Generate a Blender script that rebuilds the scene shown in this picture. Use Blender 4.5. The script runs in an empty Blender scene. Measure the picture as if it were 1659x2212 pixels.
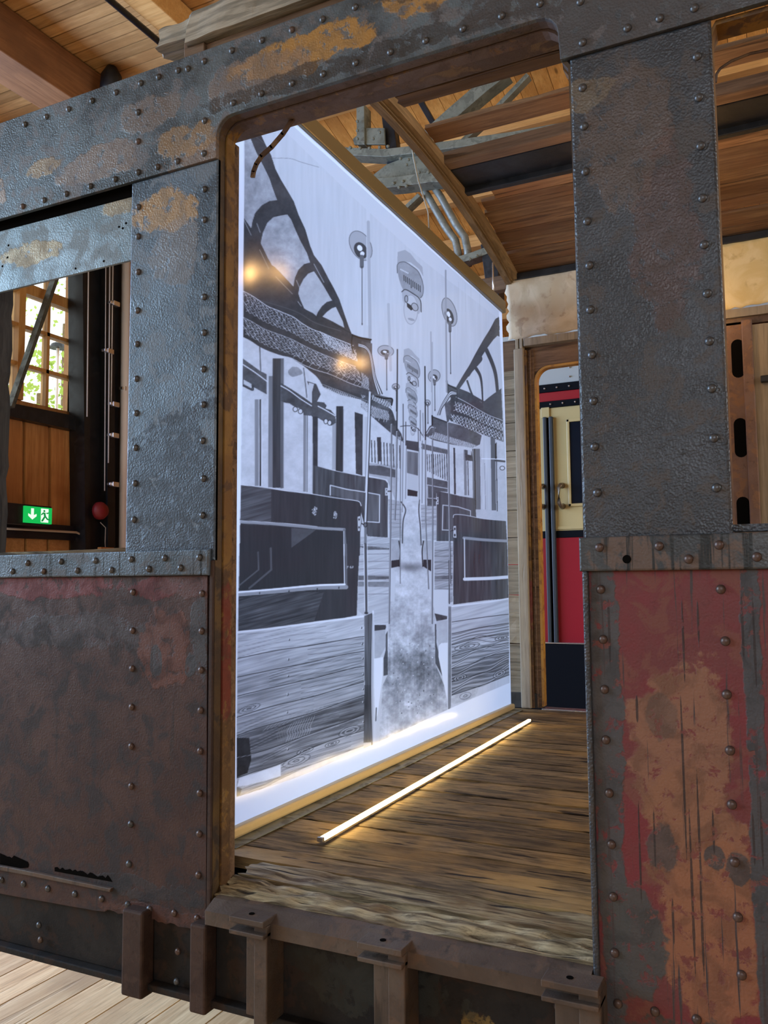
import bpy, bmesh, random
import numpy as np
from math import sin, cos, pi, radians, hypot, sqrt, atan2
from mathutils import Vector, Matrix, noise as mnoise

random.seed(3)
scene = bpy.context.scene
COL = scene.collection

# ================================================================ camera
CAM = np.array([0.0, -1.71, 1.60])
FPX, PITCH, ROLL, YAW = 1801.0, 0.0843503, -0.0084158, 0.4545669
CX, CY = 829.5, 1106.0
ROT = Matrix.Rotation(YAW, 3, 'Z') @ Matrix.Rotation(pi/2+PITCH, 3, 'X') @ Matrix.Rotation(ROLL, 3, 'Z')
cd = bpy.data.cameras.new('camera'); cam = bpy.data.objects.new('camera', cd); COL.objects.link(cam)
cam.matrix_world = Matrix.Translation(Vector(CAM)) @ ROT.to_4x4()
cd.sensor_fit = 'HORIZONTAL'; cd.sensor_width = 36.0; cd.lens = FPX/1659*36.0
cd.clip_start = 0.02; cd.clip_end = 200
scene.camera = cam

# ================================================================ look
vs = scene.view_settings
scene.display_settings.display_device = 'sRGB'
vs.view_transform = 'Standard'; vs.look = 'None'; vs.gamma = 1.0; vs.use_curve_mapping = False
vs.exposure = 0.0
scene.cycles.max_bounces = 5; scene.cycles.diffuse_bounces = 3; scene.cycles.glossy_bounces = 2
scene.cycles.transmission_bounces = 3; scene.cycles.use_adaptive_sampling = True; scene.cycles.adaptive_threshold = 0.03; scene.cycles.sample_clamp_indirect = 6.0
scene.cycles.caustics_reflective = False; scene.cycles.caustics_refractive = False

# ================================================================ daylight
world = bpy.data.worlds.new('world'); scene.world = world; world.use_nodes = True
bg = world.node_tree.nodes['Background']; bg.inputs[0].default_value = (0.93, 0.97, 1.0, 1); bg.inputs[1].default_value = 2.6

def area(name, loc, target, sx, sy, power, color):
    l = bpy.data.lights.new(name, 'AREA'); l.shape = 'RECTANGLE'; l.size = sx; l.size_y = sy
    l.energy = power; l.color = color
    o = bpy.data.objects.new(name, l); COL.objects.link(o); o.location = loc
    o.rotation_euler = (Vector(target)-Vector(loc)).to_track_quat('-Z', 'Y').to_euler()
    return o
# tall hall windows: beyond the screen, along the left wall, and behind the camera
area('daylight_window_screen', (-7.85, 1.3, 3.4), (0, 1.3, 3.0), 4.2, 4.4, 700, (.36, .55, 1.0))
area('daylight_window_front', (-7.85, -3.3, 4.0), (0, -3.3, 3.4), 3.6, 3.2, 420, (.50, .77, 1.0))
area('daylight_window_back', (1.5, -5.85, 3.6), (1.5, 0, 2.2), 5.0, 2.6, 30, (.80, .90, 1.0))
area('daylight_window_right', (6.85, 2.0, 4.0), (0, 2.0, 3.5), 5.0, 3.0, 200, (1.0, .93, .82))

# ================================================================ projection helpers (a photo point on a real plane)
_R = np.array([[ROT[i][j] for j in range(3)] for i in range(3)])
def _ray(u, v): return _R @ np.array([(u-CX)/FPX, -(v-CY)/FPX, -1.0])
def AY(u, v, Y=0.0): d = _ray(u, v); return CAM+(Y-CAM[1])/d[1]*d
def AX(u, v, X): d = _ray(u, v); return CAM+(X-CAM[0])/d[0]*d
def AZ(u, v, Z): d = _ray(u, v); return CAM+(Z-CAM[2])/d[2]*d
def YP(pts, Y=0.0): return [(p[0], p[2]) for p in (AY(u, v, Y) for u, v in pts)]
def XP(pts, X): return [(p[1], p[2]) for p in (AX(u, v, X) for u, v in pts)]

# ================================================================ objects
WLOC = {}
def put(o, parent=None, at=(0, 0, 0)):
    COL.objects.link(o); at = Vector(at); WLOC[o.name] = at
    if parent is not None:
        o.parent = parent; o.location = at-WLOC[parent.name]
    else: o.location = at
    return o
def tag(o, label, cat, group=None):
    o['label'] = label; o['category'] = cat
    if group: o['group'] = group
    return o
def thing(name, label, cat, at, group=None):
    o = bpy.data.objects.new(name, None); o.empty_display_size = .1; put(o, None, at)
    return tag(o, label, cat, group)
def mesh_obj(name, bm, m, parent=None, smooth=False, at=None, kind=None):
    if at is not None: bmesh.ops.translate(bm, verts=bm.verts, vec=-Vector(at))
    bmesh.ops.recalc_face_normals(bm, faces=bm.faces)
    me = bpy.data.meshes.new(name); bm.to_mesh(me); bm.free()
    if isinstance(m, (list, tuple)):
        for x in m: me.materials.append(x)
    else: me.materials.append(m)
    if smooth: me.polygons.foreach_set('use_smooth', [True]*len(me.polygons))
    o = bpy.data.objects.new(name, me); put(o, parent, at or (0, 0, 0))
    if kind: o['kind'] = kind
    return o
def struct(name, bm, m): return mesh_obj(name, bm, m, None, kind='structure')
def BM(): return bmesh.new()
def box(bm, x0, x1, y0, y1, z0, z1, bev=0.0, mi=0):
    r = bmesh.ops.create_cube(bm, size=1)
    vv = r['verts']
    for v in vv: v.co = Vector(((x0+x1)/2+v.co.x*(x1-x0), (y0+y1)/2+v.co.y*(y1-y0), (z0+z1)/2+v.co.z*(z1-z0)))
    fs = list({f for v in vv for f in v.link_faces})
    for f in fs: f.material_index = mi
    if bev: bmesh.ops.bevel(bm, geom=list({e for v in vv for e in v.link_edges}), offset=bev, segments=2, profile=.5, affect='EDGES')
    return bm
def prism(bm, pts, a0, a1, axis='Y', bev=0.0, mi=0):
    f3 = {'Y': lambda p, a: (p[0], a, p[1]), 'X': lambda p, a: (a, p[0], p[1]), 'Z': lambda p, a: (p[0], p[1], a)}[axis]
    n = len(pts)
    A = [bm.verts.new(f3(p, a0)) for p in pts]; B = [bm.verts.new(f3(p, a1)) for p in pts]
    f1 = bm.faces.new(A); f2 = bm.faces.new(B[::-1]); fs = [f1, f2]
    for i in range(n): fs.append(bm.faces.new((A[i], B[i], B[(i+1) % n], A[(i+1) % n])))
    for f in fs: f.material_index = mi
    if bev:
        bmesh.ops.recalc_face_normals(bm, faces=fs)
        bmesh.ops.bevel(bm, geom=list(f1.edges), offset=bev, segments=2, profile=.5, affect='EDGES')
    return bm
def plate(name, pts, y0, y1, m, parent, bev=.002, axis='Y', at=None):
    bm = BM(); prism(bm, pts, y0, y1, axis, bev); return mesh_obj(name, bm, m, parent, at=at)
def tube(bm, pts, r, seg=8, caps=True):
    P = [Vector(p) for p in pts]; rings = []
    for i, p in enumerate(P):
        t = (P[min(i+1, len(P)-1)]-P[max(i-1, 0)]).normalized()
        a = t.cross(Vector((0, 0, 1)))
        if a.length < .05: a = t.cross(Vector((1, 0, 0)))
        a.normalize(); b = t.cross(a).normalized()
        rr = r[i] if isinstance(r, (list, tuple)) else r
        rings.append([bm.verts.new(p+(a*cos(k*2*pi/seg)+b*sin(k*2*pi/seg))*rr) for k in range(seg)])
    for i in range(len(rings)-1):
        for k in range(seg): bm.faces.new((rings[i][k], rings[i][(k+1) % seg], rings[i+1][(k+1) % seg], rings[i+1][k]))
    if caps: bm.faces.new(rings[0][::-1]); bm.faces.new(rings[-1])
    return bm
def bar(bm, p, q, w, h, up=(0, 0, 1)):
    p = Vector(p); q = Vector(q); t = (q-p).normalized(); a = t.cross(Vector(up)).normalized(); b = a.cross(t).normalized()
    vs_ = [[bm.verts.new(c+a*sx*w/2+b*sz*h/2) for sx, sz in ((-1, -1), (1, -1), (1, 1), (-1, 1))] for c in (p, q)]
    for k in range(4): bm.faces.new((vs_[0][k], vs_[0][(k+1) % 4], vs_[1][(k+1) % 4], vs_[1][k]))
    bm.faces.new(vs_[0][::-1]); bm.faces.new(vs_[1]); return bm
def ribbon(bm, path, nrm_out, y0, y1, th):
    """strip following path (x,z), from y0 to y1, thickened outwards"""
    n = len(path); off = []
    for i in range(n):
        a = Vector(path[max(i-1, 0)]); b = Vector(path[min(i+1, n-1)]); t = (b-a).normalized()
        off.append(Vector((-t.y, t.x))*th*nrm_out)
    R = []
    for (x, z), o in zip(path, off):
        R.append([bm.verts.new(c) for c in ((x, y0, z), (x, y1, z), (x+o.x, y1, z+o.y), (x+o.x, y0, z+o.y))])
    for i in range(n-1):
        for k in range(4): bm.faces.new((R[i][k], R[i][(k+1) % 4], R[i+1][(k+1) % 4], R[i+1][k]))
    bm.faces.new(R[0]); bm.faces.new(R[-1][::-1]); return bm
def rough_beam(bm, x0, x1, y0, y1, z0, z1, nx, ny, amp, seed=0, along='x', zf=None, nz=2):
    """weathered timber: a gridded box whose skin is displaced by streaky noise"""
    V = {}
    def P(i, j, k):
        if (i, j, k) not in V:
            x = x0+(x1-x0)*i/nx; y = y0+(y1-y0)*j/ny; z = z0+(z1-z0)*k/nz
            q = Vector((x*6, y*45, z*45+seed)) if along == 'x' else Vector((x*45, y*6, z*45+seed))
            d = mnoise.noise(q)*amp+mnoise.noise(q*2.7)*amp*.5
            cx, cy, cz = (i in (0, nx)), (j in (0, ny)), (k in (0, nz))
            if cz: z += d*(1 if k == nz else .5)
            if cy: y += d*.8*(1 if j == ny else -1)
            if cx: x += d*4*(1 if i == nx else -1)
            if zf and k == nz: z += zf(x, y)
            V[(i, j, k)] = bm.verts.new((x, y, z))
        return V[(i, j, k)]
    for i in range(nx):
        for j in range(ny):
            for k in (0, nz): bm.faces.new((P(i, j, k), P(i+1, j, k), P(i+1, j+1, k), P(i, j+1, k)))
    for i in range(nx):
        for k in range(nz):
            for j in (0, ny): bm.faces.new((P(i, j, k), P(i+1, j, k), P(i+1, j, k+1), P(i, j, k+1)))
    for j in range(ny):
        for k in range(nz):
            for i in (0, nx): bm.faces.new((P(i, j, k), P(i, j+1, k), P(i, j+1, k+1), P(i, j, k+1)))
    return bm

# ================================================================ materials
class NT:
    def __init__(s, name):
        s.m = bpy.data.materials.new(name); s.m.use_nodes = True; s.t = s.m.node_tree; s.t.nodes.clear()
        s.out = s.t.nodes.new('ShaderNodeOutputMaterial')
    def n(s, typ, ins=None, **props):
        d = s.t.nodes.new(typ)
        for k, v in props.items(): setattr(d, k, v)
        for k, v in (ins or {}).items():
            if hasattr(v, 'is_output'): s.t.links.new(v, d.inputs[k])
            else: d.inputs[k].default_value = v
        return d
    def coord(s): return s.n('ShaderNodeTexCoord').outputs['Object']
    def mapv(s, vec, scale, loc=(0, 0, 0)): return s.n('ShaderNodeMapping', {0: vec, 1: loc, 3: scale}).outputs[0]
    def noise(s, vec, scale, det=4.0, rough=.55, dist=0.0): return s.n('ShaderNodeTexNoise', {'Vector': vec, 'Scale': scale, 'Detail': det, 'Roughness': rough, 'Distortion': dist}).outputs['Fac']
    def math(s, op, a, b=0.0, c=0.0, clamp=False): return s.n('ShaderNodeMath', {0: a, 1: b, 2: c}, operation=op, use_clamp=clamp).outputs[0]
    def rng(s, v, a, b, c=0.0, d=1.0): return s.n('ShaderNodeMapRange', {0: v, 1: a, 2: b, 3: c, 4: d}, interpolation_type='SMOOTHSTEP').outputs[0]
    def mix(s, f, a, b):
        c4 = lambda x: x if hasattr(x, 'is_output') else (*x, 1.0)
        return s.n('ShaderNodeMix', {0: f, 6: c4(a), 7: c4(b)}, data_type='RGBA').outputs[2]
    def bump(s, h, strength=.5, dist=.002, prev=None):
        i = {'Strength': strength, 'Distance': dist, 'Height': h}
        if prev is not None: i['Normal'] = prev
        return s.n('ShaderNodeBump', i).outputs[0]
    def bsdf(s, col, rough, metal=0.0, normal=None, **kw):
        i = {'Base Color': col if hasattr(col, 'is_output') else (*col, 1.0), 'Roughness': rough, 'Metallic': metal}
        if normal is not None: i['Normal'] = normal
        i.update(kw)
        b = s.n('ShaderNodeBsdfPrincipled', i); s.t.links.new(b.outputs[0], s.out.inputs[0]); return s.m

def plain(name, col, rough=.5, metal=0.0, **kw):
    t = NT(name); return t.bsdf(col, rough, metal, **kw)
def paint_metal(name, c1, c2, c3, patches=(), streak=None, peel=1.0, rough=(.34, .62), metal=.25, spec=.5, ragged=.55):
    t = NT(name); co = t.coord(); sx = t.n('ShaderNodeSeparateXYZ', {0: co})
    n1 = t.noise(co, 5.0, 6, .62); n2 = t.noise(t.mapv(co, (1, 1, 1), (7, 3, 1)), 15.0, 5, .6, .6); n3 = t.noise(co, 42.0, 4, .6)
    col = t.mix(t.rng(n1, .40, .62), c1, c2)
    col = t.mix(t.math('MULTIPLY', t.rng(n2, .50, .60), .85), col, c3)
    col = t.mix(t.math('MULTIPLY', t.rng(n3, .58, .72), .45), col, [x*.35 for x in c1])
    rag = t.math('ADD', t.math('MULTIPLY', t.math('SUBTRACT', t.noise(co, 7.0, 8, .66, .4), .5), 2.2*ragged*2), t.math('MULTIPLY', t.math('SUBTRACT', n3, .5), .5))
    edge = None
    brk = t.rng(t.noise(co, 30.0, 6, .68, .3), .38, .46, .12, 1.0)
    for (cx, cz, rx, rz, c, op) in patches:
        dx = t.math('MULTIPLY', t.math('SUBTRACT', sx.outputs[0], cx), 1/rx); dz = t.math('MULTIPLY', t.math('SUBTRACT', sx.outputs[2], cz), 1/rz)
        d = t.math('SQRT', t.math('ADD', t.math('MULTIPLY', dx, dx), t.math('MULTIPLY', dz, dz)))
        k = t.rng(t.math('ADD', t.math('SUBTRACT', 1.0, d), rag), -.02, .14)
        cc = t.mix(t.rng(n2, .45, .62), c, [x*.72 for x in c])
        k = t.math('MULTIPLY', k, brk)
        col = t.mix(t.math('MULTIPLY', k, op), col, cc)
        edge = k if edge is None else t.math('MAXIMUM', edge, k)
    if streak:
        c, lo, hi, sc = streak
        v = t.noise(t.mapv(co, (sc, sc, 2.0)), 1.0, 5, .6)
        col = t.mix(t.rng(v, lo, hi), col, c)
    pe = t.n('ShaderNodeTexVoronoi', {'Vector': co, 'Scale': 210.0, 'Smoothness': .8}, feature='SMOOTH_F1').outputs['Distance']; pe2 = t.noise(co, 210.0, 2, .5)
    h = t.math('ADD', t.math('MULTIPLY', pe, 1.0*peel), t.math('ADD', t.math('MULTIPLY', pe2, .6), t.math('MULTIPLY', n2, .5)))
    nb = t.bump(h, .30+.16*peel, .0020)
    if edge is not None: nb = t.bump(edge, .5, .0012, nb)
    ro = t.rng(n2, .3, .7, rough[0], rough[1])
    return t.bsdf(col, ro, metal, nb, **{'Specular IOR Level': spec})
def wood(name, c1, c2, c3, axis='x', sc=1.0, rough=.75, bump=.6, island=.35, cracks=.0, spec=.3, knots=False, ax=2.2):
    """grain runs along axis"""
    t = NT(name); co = t.coord()
    rnd = t.n('ShaderNodeNewGeometry').outputs['Random Per Island']
    off = t.n('ShaderNodeVectorMath', {0: co, 1: t.n('ShaderNodeCombineXYZ', {0: t.math('MULTIPLY', rnd, 9.0), 1: t.math('MULTIPLY', rnd, 17.0), 2: t.math('MULTIPLY', rnd, 5.0)}).outputs[0]}, operation='ADD').outputs[0]
    s = {'x': (ax, 38, 38), 'y': (38, ax, 38), 'z': (38, 38, ax)}[axis]; s = tuple(k*sc for k in s)
    g = t.noise(t.mapv(off, s), 1.0, 7, .65, .5); g2 = t.noise(t.mapv(off, tuple(k*3.2 for k in s)), 1.0, 4, .6); big = t.noise(off, 2.3*sc, 4, .6)
    col = t.mix(t.rng(g, .36, .66), c1, c2)
    col = t.mix(t.math('MULTIPLY', t.rng(big, .42, .68), .8), col, c3)
    col = t.mix(t.math('MULTIPLY', t.rng(g2, .5, .72), .35), col, [x*.4 for x in c1])
    if cracks:
        ck = t.rng(t.noise(t.mapv(off, (s[0]*.7, s[1]*.7, s[2]*.7), (3, 1, 2)), 1.0, 3, .5), .62, .67)
        col = t.mix(t.math('MULTIPLY', ck, cracks), col, (.012, .009, .007))
    if knots:
        vo = t.n('ShaderNodeTexVoronoi', {'Vector': t.mapv(off, {'x': (1.2, 4.5, 4.5), 'y': (4.5, 1.2, 4.5), 'z': (4.5, 4.5, 1.2)}[axis]), 'Scale': 1.0}).outputs['Distance']
        col = t.mix(t.rng(vo, .10, .03), col, [x*.35 for x in c1])
    hsv = t.n('ShaderNodeHueSaturation', {'Hue': .5, 'Saturation': 1.0, 'Value': t.rng(rnd, 0, 1, 1-island, 1+island), 'Fac': 1.0, 'Color': col}).outputs[0]
    h = t.math('ADD', g, t.math('MULTIPLY', g2, .5))
    if cracks: h = t.math('SUBTRACT', h, t.math('MULTIPLY', ck, 1.2))
    return t.bsdf(hsv, rough, 0.0, t.bump(h, bump, .004), **{'Specular IOR Level': spec})

OCH = (.34, .19, .055); TAN = (.20, .15, .12); GREY = (.20, .24, .28)
M_letter = paint_metal('weathered_blue_grey_steel', (.042, .056, .070), (.095, .128, .155), (.11, .105, .11),
    [(-1.02, 2.93, .21, .05, OCH, .95), (-.70, 2.98, .16, .05, OCH, .9), (-1.32, 2.73, .16, .05, TAN, .8), (-1.42, 2.79, .12, .05, (.28, .17, .07), .6), (-1.72, 2.80, .16, .05, TAN, .7), (-1.95, 2.84, .07, .03, (.30, .20, .09), .6), (-2.15, 2.80, .05, .05, (.34, .24, .17), .6), (-1.55, 2.90, .12, .05, TAN, .5), (-1.20, 2.90, .14, .06, TAN, .6),
     (-.90, 2.86, .5, .03, (.03, .03, .032), .75), (-.45, 2.93, .22, .10, (.05, .05, .055), .8), (-.15, 2.9, .3, .3, (.06, .06, .066), .75), (-.72, 3.0, .14, .03, (.035, .033, .03), .7)])
M_post = paint_metal('blue_grey_painted_post', (.042, .064, .092), (.085, .122, .165), (.11, .135, .165),
    [(-1.50, 2.615, .13, .055, (.30, .19, .085), .85), (-1.46, 2.48, .08, .10, (.18, .17, .17), .5), (-1.45, 1.82, .22, .26, (.030, .044, .066), .9)], peel=.9)
M_header = paint_metal('pale_blue_grey_header', (.11, .155, .185), (.18, .24, .285), (.13, .155, .17),
    [(-2.02, 2.60, .13, .04, (.30, .22, .10), .8), (-1.68, 2.68, .07, .035, (.28, .22, .13), .8)], peel=.8)
M_postR = paint_metal('dark_slate_post', (.032, .041, .053), (.050, .062, .079), (.056, .054, .056),
    [(-.27, 2.5, .09, .16, (.12, .09, .075), .5), (-.35, 2.63, .06, .04, (.17, .14, .10), .6), (-.20, 2.30, .07, .20, (.09, .055, .05), .5)], peel=1.5, rough=(.32, .5))
M_beltL = paint_metal('belt_rail_paint', (.038, .056, .075), (.075, .105, .14), (.07, .075, .085), [], streak=((.008, .011, .014), .53, .62, 75), peel=.8)
M_beltR = paint_metal('belt_rail_paint_dark', (.036, .046, .056), (.065, .075, .084), (.12, .085, .07), [], streak=((.012, .018, .022), .55, .64, 60), peel=.8)
M_lowL = paint_metal('maroon_rusted_panel', (.037, .019, .018), (.052, .028, .025), (.028, .026, .030),
    [(-1.95, 1.60, .36, .04, (.15, .035, .042), .7), (-1.50, 1.59, .10, .03, (.15, .035, .042), .6), (-1.40, 1.60, .10, .04, (.10, .05, .05), .7), (-1.80, 1.47, .35, .05, (.045, .047, .056), .6), (-1.47, 1.44, .085, .10, (.11, .045, .034), .75), (-1.36, 1.47, .03, .10, (.045, .05, .06), .8), (-1.50, 1.40, .018, .035, (.04, .045, .055), .9), (-1.385, 1.40, .018, .035, (.04, .045, .055), .9),
     (-1.55, .82, .2, .03, (.03, .034, .042), .7), (-1.5, .765, .2, .025, (.085, .04, .034), .7)], streak=((.025, .02, .022), .60, .72, 30), peel=.7, rough=(.5, .8), metal=.05, spec=.35)
M_lowR = paint_metal('peeling_red_panel', (.15, .022, .032), (.12, .030, .034), (.15, .055, .045),
    [(-.20, 1.26, .10, .22, (.21, .105, .068), .95), (-.19, 1.10, .105, .16, (.22, .105, .062), .9), (-.17, .93, .085, .20, (.24, .105, .058), .9), (.02, 1.20, .085, .36, (.19, .09, .065), .9), (.03, .9, .085, .22, (.19, .09, .07), .7),
     (-.345, 1.2, .030, .9, (.055, .062, .072), .97), (-.075, 1.25, .020, .55, (.05, .058, .07), .97), (-.31, .90, .06, .12, (.052, .058, .062), .95), (-.10, .70, .36, .095, (.05, .053, .056), .97), (-.25, 1.09, .035, .05, (.05, .05, .056), .8), (-.155, 1.085, .018, .022, (.05, .05, .056), .9), (-.115, 1.07, .02, .03, (.05, .05, .056), .85), (-.24, 1.34, .03, .05, (.10, .07, .06), .6), (-0.2907, 1.079, 0.0024, 0.098, (.022, .017, .02), .85), (-0.2623, 1.102, 0.0024, 0.060, (.022, .017, .02), .85), (-0.2048, 1.221, 0.0024, 0.168, (.022, .017, .02), .85), (-0.1810, 1.149, 0.0024, 0.098, (.022, .017, .02), .85), (-0.1972, 1.024, 0.0024, 0.162, (.022, .017, .02), .85), (-0.2335, 0.961, 0.0024, 0.046, (.022, .017, .02), .85), (-0.1819, 0.952, 0.0024, 0.089, (.022, .017, .02), .85), (-0.2870, 1.350, 0.0024, 0.028, (.022, .017, .02), .85), (-0.1555, 1.134, 0.0024, 0.042, (.022, .017, .02), .85), (-0.0867, 1.130, 0.0024, 0.054, (.022, .017, .02), .85), (-0.0728, 1.146, 0.0024, 0.078, (.022, .017, .02), .85), (-0.3360, 1.498, 0.0024, 0.072, (.022, .017, .02), .85), (-0.1961, 1.483, 0.0024, 0.088, (.022, .017, .02), .85), (-0.1678, 1.518, 0.0024, 0.051, (.022, .017, .02), .85), (-0.0898, 1.511, 0.0024, 0.059, (.022, .017, .02), .85), (-0.0705, 1.477, 0.0024, 0.094, (.022, .017, .02), .85)],
    streak=((.045, .035, .04), .60, .645, 70), peel=.7, rough=(.5, .75), metal=.1, ragged=.42)
M_rivet = paint_metal('rivet_steel', (.05, .055, .06), (.09, .10, .115), (.10, .07, .06), [], peel=.3, rough=(.28, .45), metal=.5)
M_rivetR = paint_metal('rusty_rivet', (.07, .05, .045), (.10, .07, .065), (.12, .08, .06), [], peel=.3, rough=(.35, .55), metal=.4)
M_rust = paint_metal('brown_rusted_steel', (.075, .047, .033), (.13, .084, .058), (.18, .12, .07), [], peel=.6, rough=(.5, .8), metal=.15)
M_rustD = paint_metal('dark_brown_rust', (.032, .019, .016), (.046, .029, .024), (.06, .038, .03), [], peel=.5, rough=(.6, .85), metal=.0, spec=.25)
M_rustL = paint_metal('light_brown_rust', (.15, .085, .06), (.19, .115, .085), (.24, .13, .07), [], peel=.5, rough=(.5, .8), metal=.05)
M_sill = paint_metal('sill_steel', (.062, .045, .036), (.095, .074, .060), (.10, .065, .045), [], streak=((.035, .028, .024), .58, .68, 20), peel=.5, rough=(.5, .75), metal=.15)
M_sole = paint_metal('dark_solebar', (.010, .010, .011), (.019, .018, .018), (.030, .020, .016),
    [(-.62, .62, .10, .06, (.20, .14, .05), .8), (-.50, .60, .05, .05, (.2, .14, .05), .7), (-.9, .72, .2, .08, (.03, .034, .03), .6)], peel=.6, rough=(.6, .85), metal=.0, spec=.2, ragged=.7)
M_yellow = paint_metal('yellow_ochre_frame', (.15, .075, .018), (.22, .12, .025), (.07, .038, .022), [(-.85, 2.84, .75, .07, (.10, .062, .045), 1.0), (-1.32, 1.1, .4, .5, (.085, .042, .018), .85), (-1.32, 1.42, .4, .16, (.15, .028, .018), .9)], streak=((.05, .03, .02), .60, .70, 30), peel=.4, rough=(.45, .7), metal=.05)
M_jamb = paint_metal('brown_yellow_jamb', (.045, .027, .015), (.10, .06, .02), (.028, .02, .016), [(-.85, 2.84, .75, .07, (.085, .055, .045), 1.0)], peel=.4, rough=(.45, .7), metal=.05)
M_dark = plain('black_gap', (.005, .005, .005), .95, **{'Specular IOR Level': 0.0})
M_floorw = wood('old_floor_planks', (.075, .056, .032), (.29, .215, .12), (.46, .30, .115), 'x', 1.3, .66, 1.0, .24, .95, ax=5.0)
M_thresh = wood('rotted_grey_timber', (.06, .046, .028), (.42, .365, .235), (.15, .09, .04), 'x', 1.5, .85, 1.0, .15, .95, ax=3.0)
M_roofA = wood('pine_roof_boards', (.44, .235, .08), (.58, .33, .125), (.36, .18, .06), 'x', .6, .6, .25, .16, .0, knots=True)
M_roofB = wood('amber_roof_boards', (.62, .27, .055), (.76, .37, .09), (.50, .20, .04), 'y', .6, .6, .25, .14, .0, knots=True)
M_beam = wood('brown_roof_beams', (.20, .085, .032), (.27, .12, .048), (.14, .06, .025), 'y', .6, .6, .3, .2)
M_purlin = wood('light_purlins', (.58, .30, .09), (.70, .40, .14), (.50, .25, .07), 'x', .6, .6, .3, .12)
M_cwood = wood('brown_carriage_timber', (.085, .050, .029), (.185, .115, .068), (.15, .095, .055), 'x', 1.0, .7, .7, .30, .5)
M_cwood2 = wood('roof_sheathing', (.16, .09, .045), (.30, .18, .09), (.22, .105, .045), 'x', 1.0, .75, .7, .40, .5)
M_rib = wood('roof_rib_timber', (.14, .095, .045), (.26, .18, .095), (.18, .12, .06), 'y', 1.0, .7, .6, .12, .3)
M_grey = wood('weathered_grey_timber', (.17, .16, .13), (.42, .39, .32), (.19, .17, .13), 'x', 1.0, .85, 1.0, .15, .6)
M_side = wood('grey_siding', (.20, .17, .12), (.33, .29, .215), (.24, .20, .14), 'x', 1.0, .8, .7, .18, .3)
M_upr = wood('tan_upright', (.27, .22, .15), (.37, .31, .22), (.25, .21, .15), 'z', 1.0, .7, .5, .1, .1)
M_panel = wood('varnished_larch_panel', (.42, .19, .06), (.56, .29, .10), (.32, .14, .045), 'z', .45, .5, .3, .16)
M_deck = wood('pale_deck_boards', (.66, .40, .185), (.88, .60, .31), (.50, .31, .15), 'y', .8, .65, .4, .16, .2)
M_frame = wood('window_timber', (.46, .24, .07), (.58, .32, .11), (.40, .20, .06), 'z', .6, .5, .2, .05)
M_black = paint_metal('black_hall_steel', (.006, .008, .011), (.010, .013, .017), (.014, .015, .018), [], peel=.2, rough=(.35, .55), metal=.2)
M_olive = paint_metal('olive_grey_steel', (.15, .155, .115), (.20, .205, .155), (.11, .11, .08), [], peel=.2, rough=(.4, .6), metal=.1)
M_tan = plain('tan_aluminium_rail', (.56, .44, .24), .42, .25)
M_white = plain('white_pipe', (.80, .82, .84), .4)
M_cond = plain('grey_conduit', (.62, .64, .66), .5)
M_dkwood = wood('dark_grey_jamb', (.035, .032, .028), (.075, .068, .06), (.05, .045, .035), 'z', 1.0, .8, .6, .1, .4)
M_chrome = plain('zinc_clamp', (.75, .75, .75), .25, .9)
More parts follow.
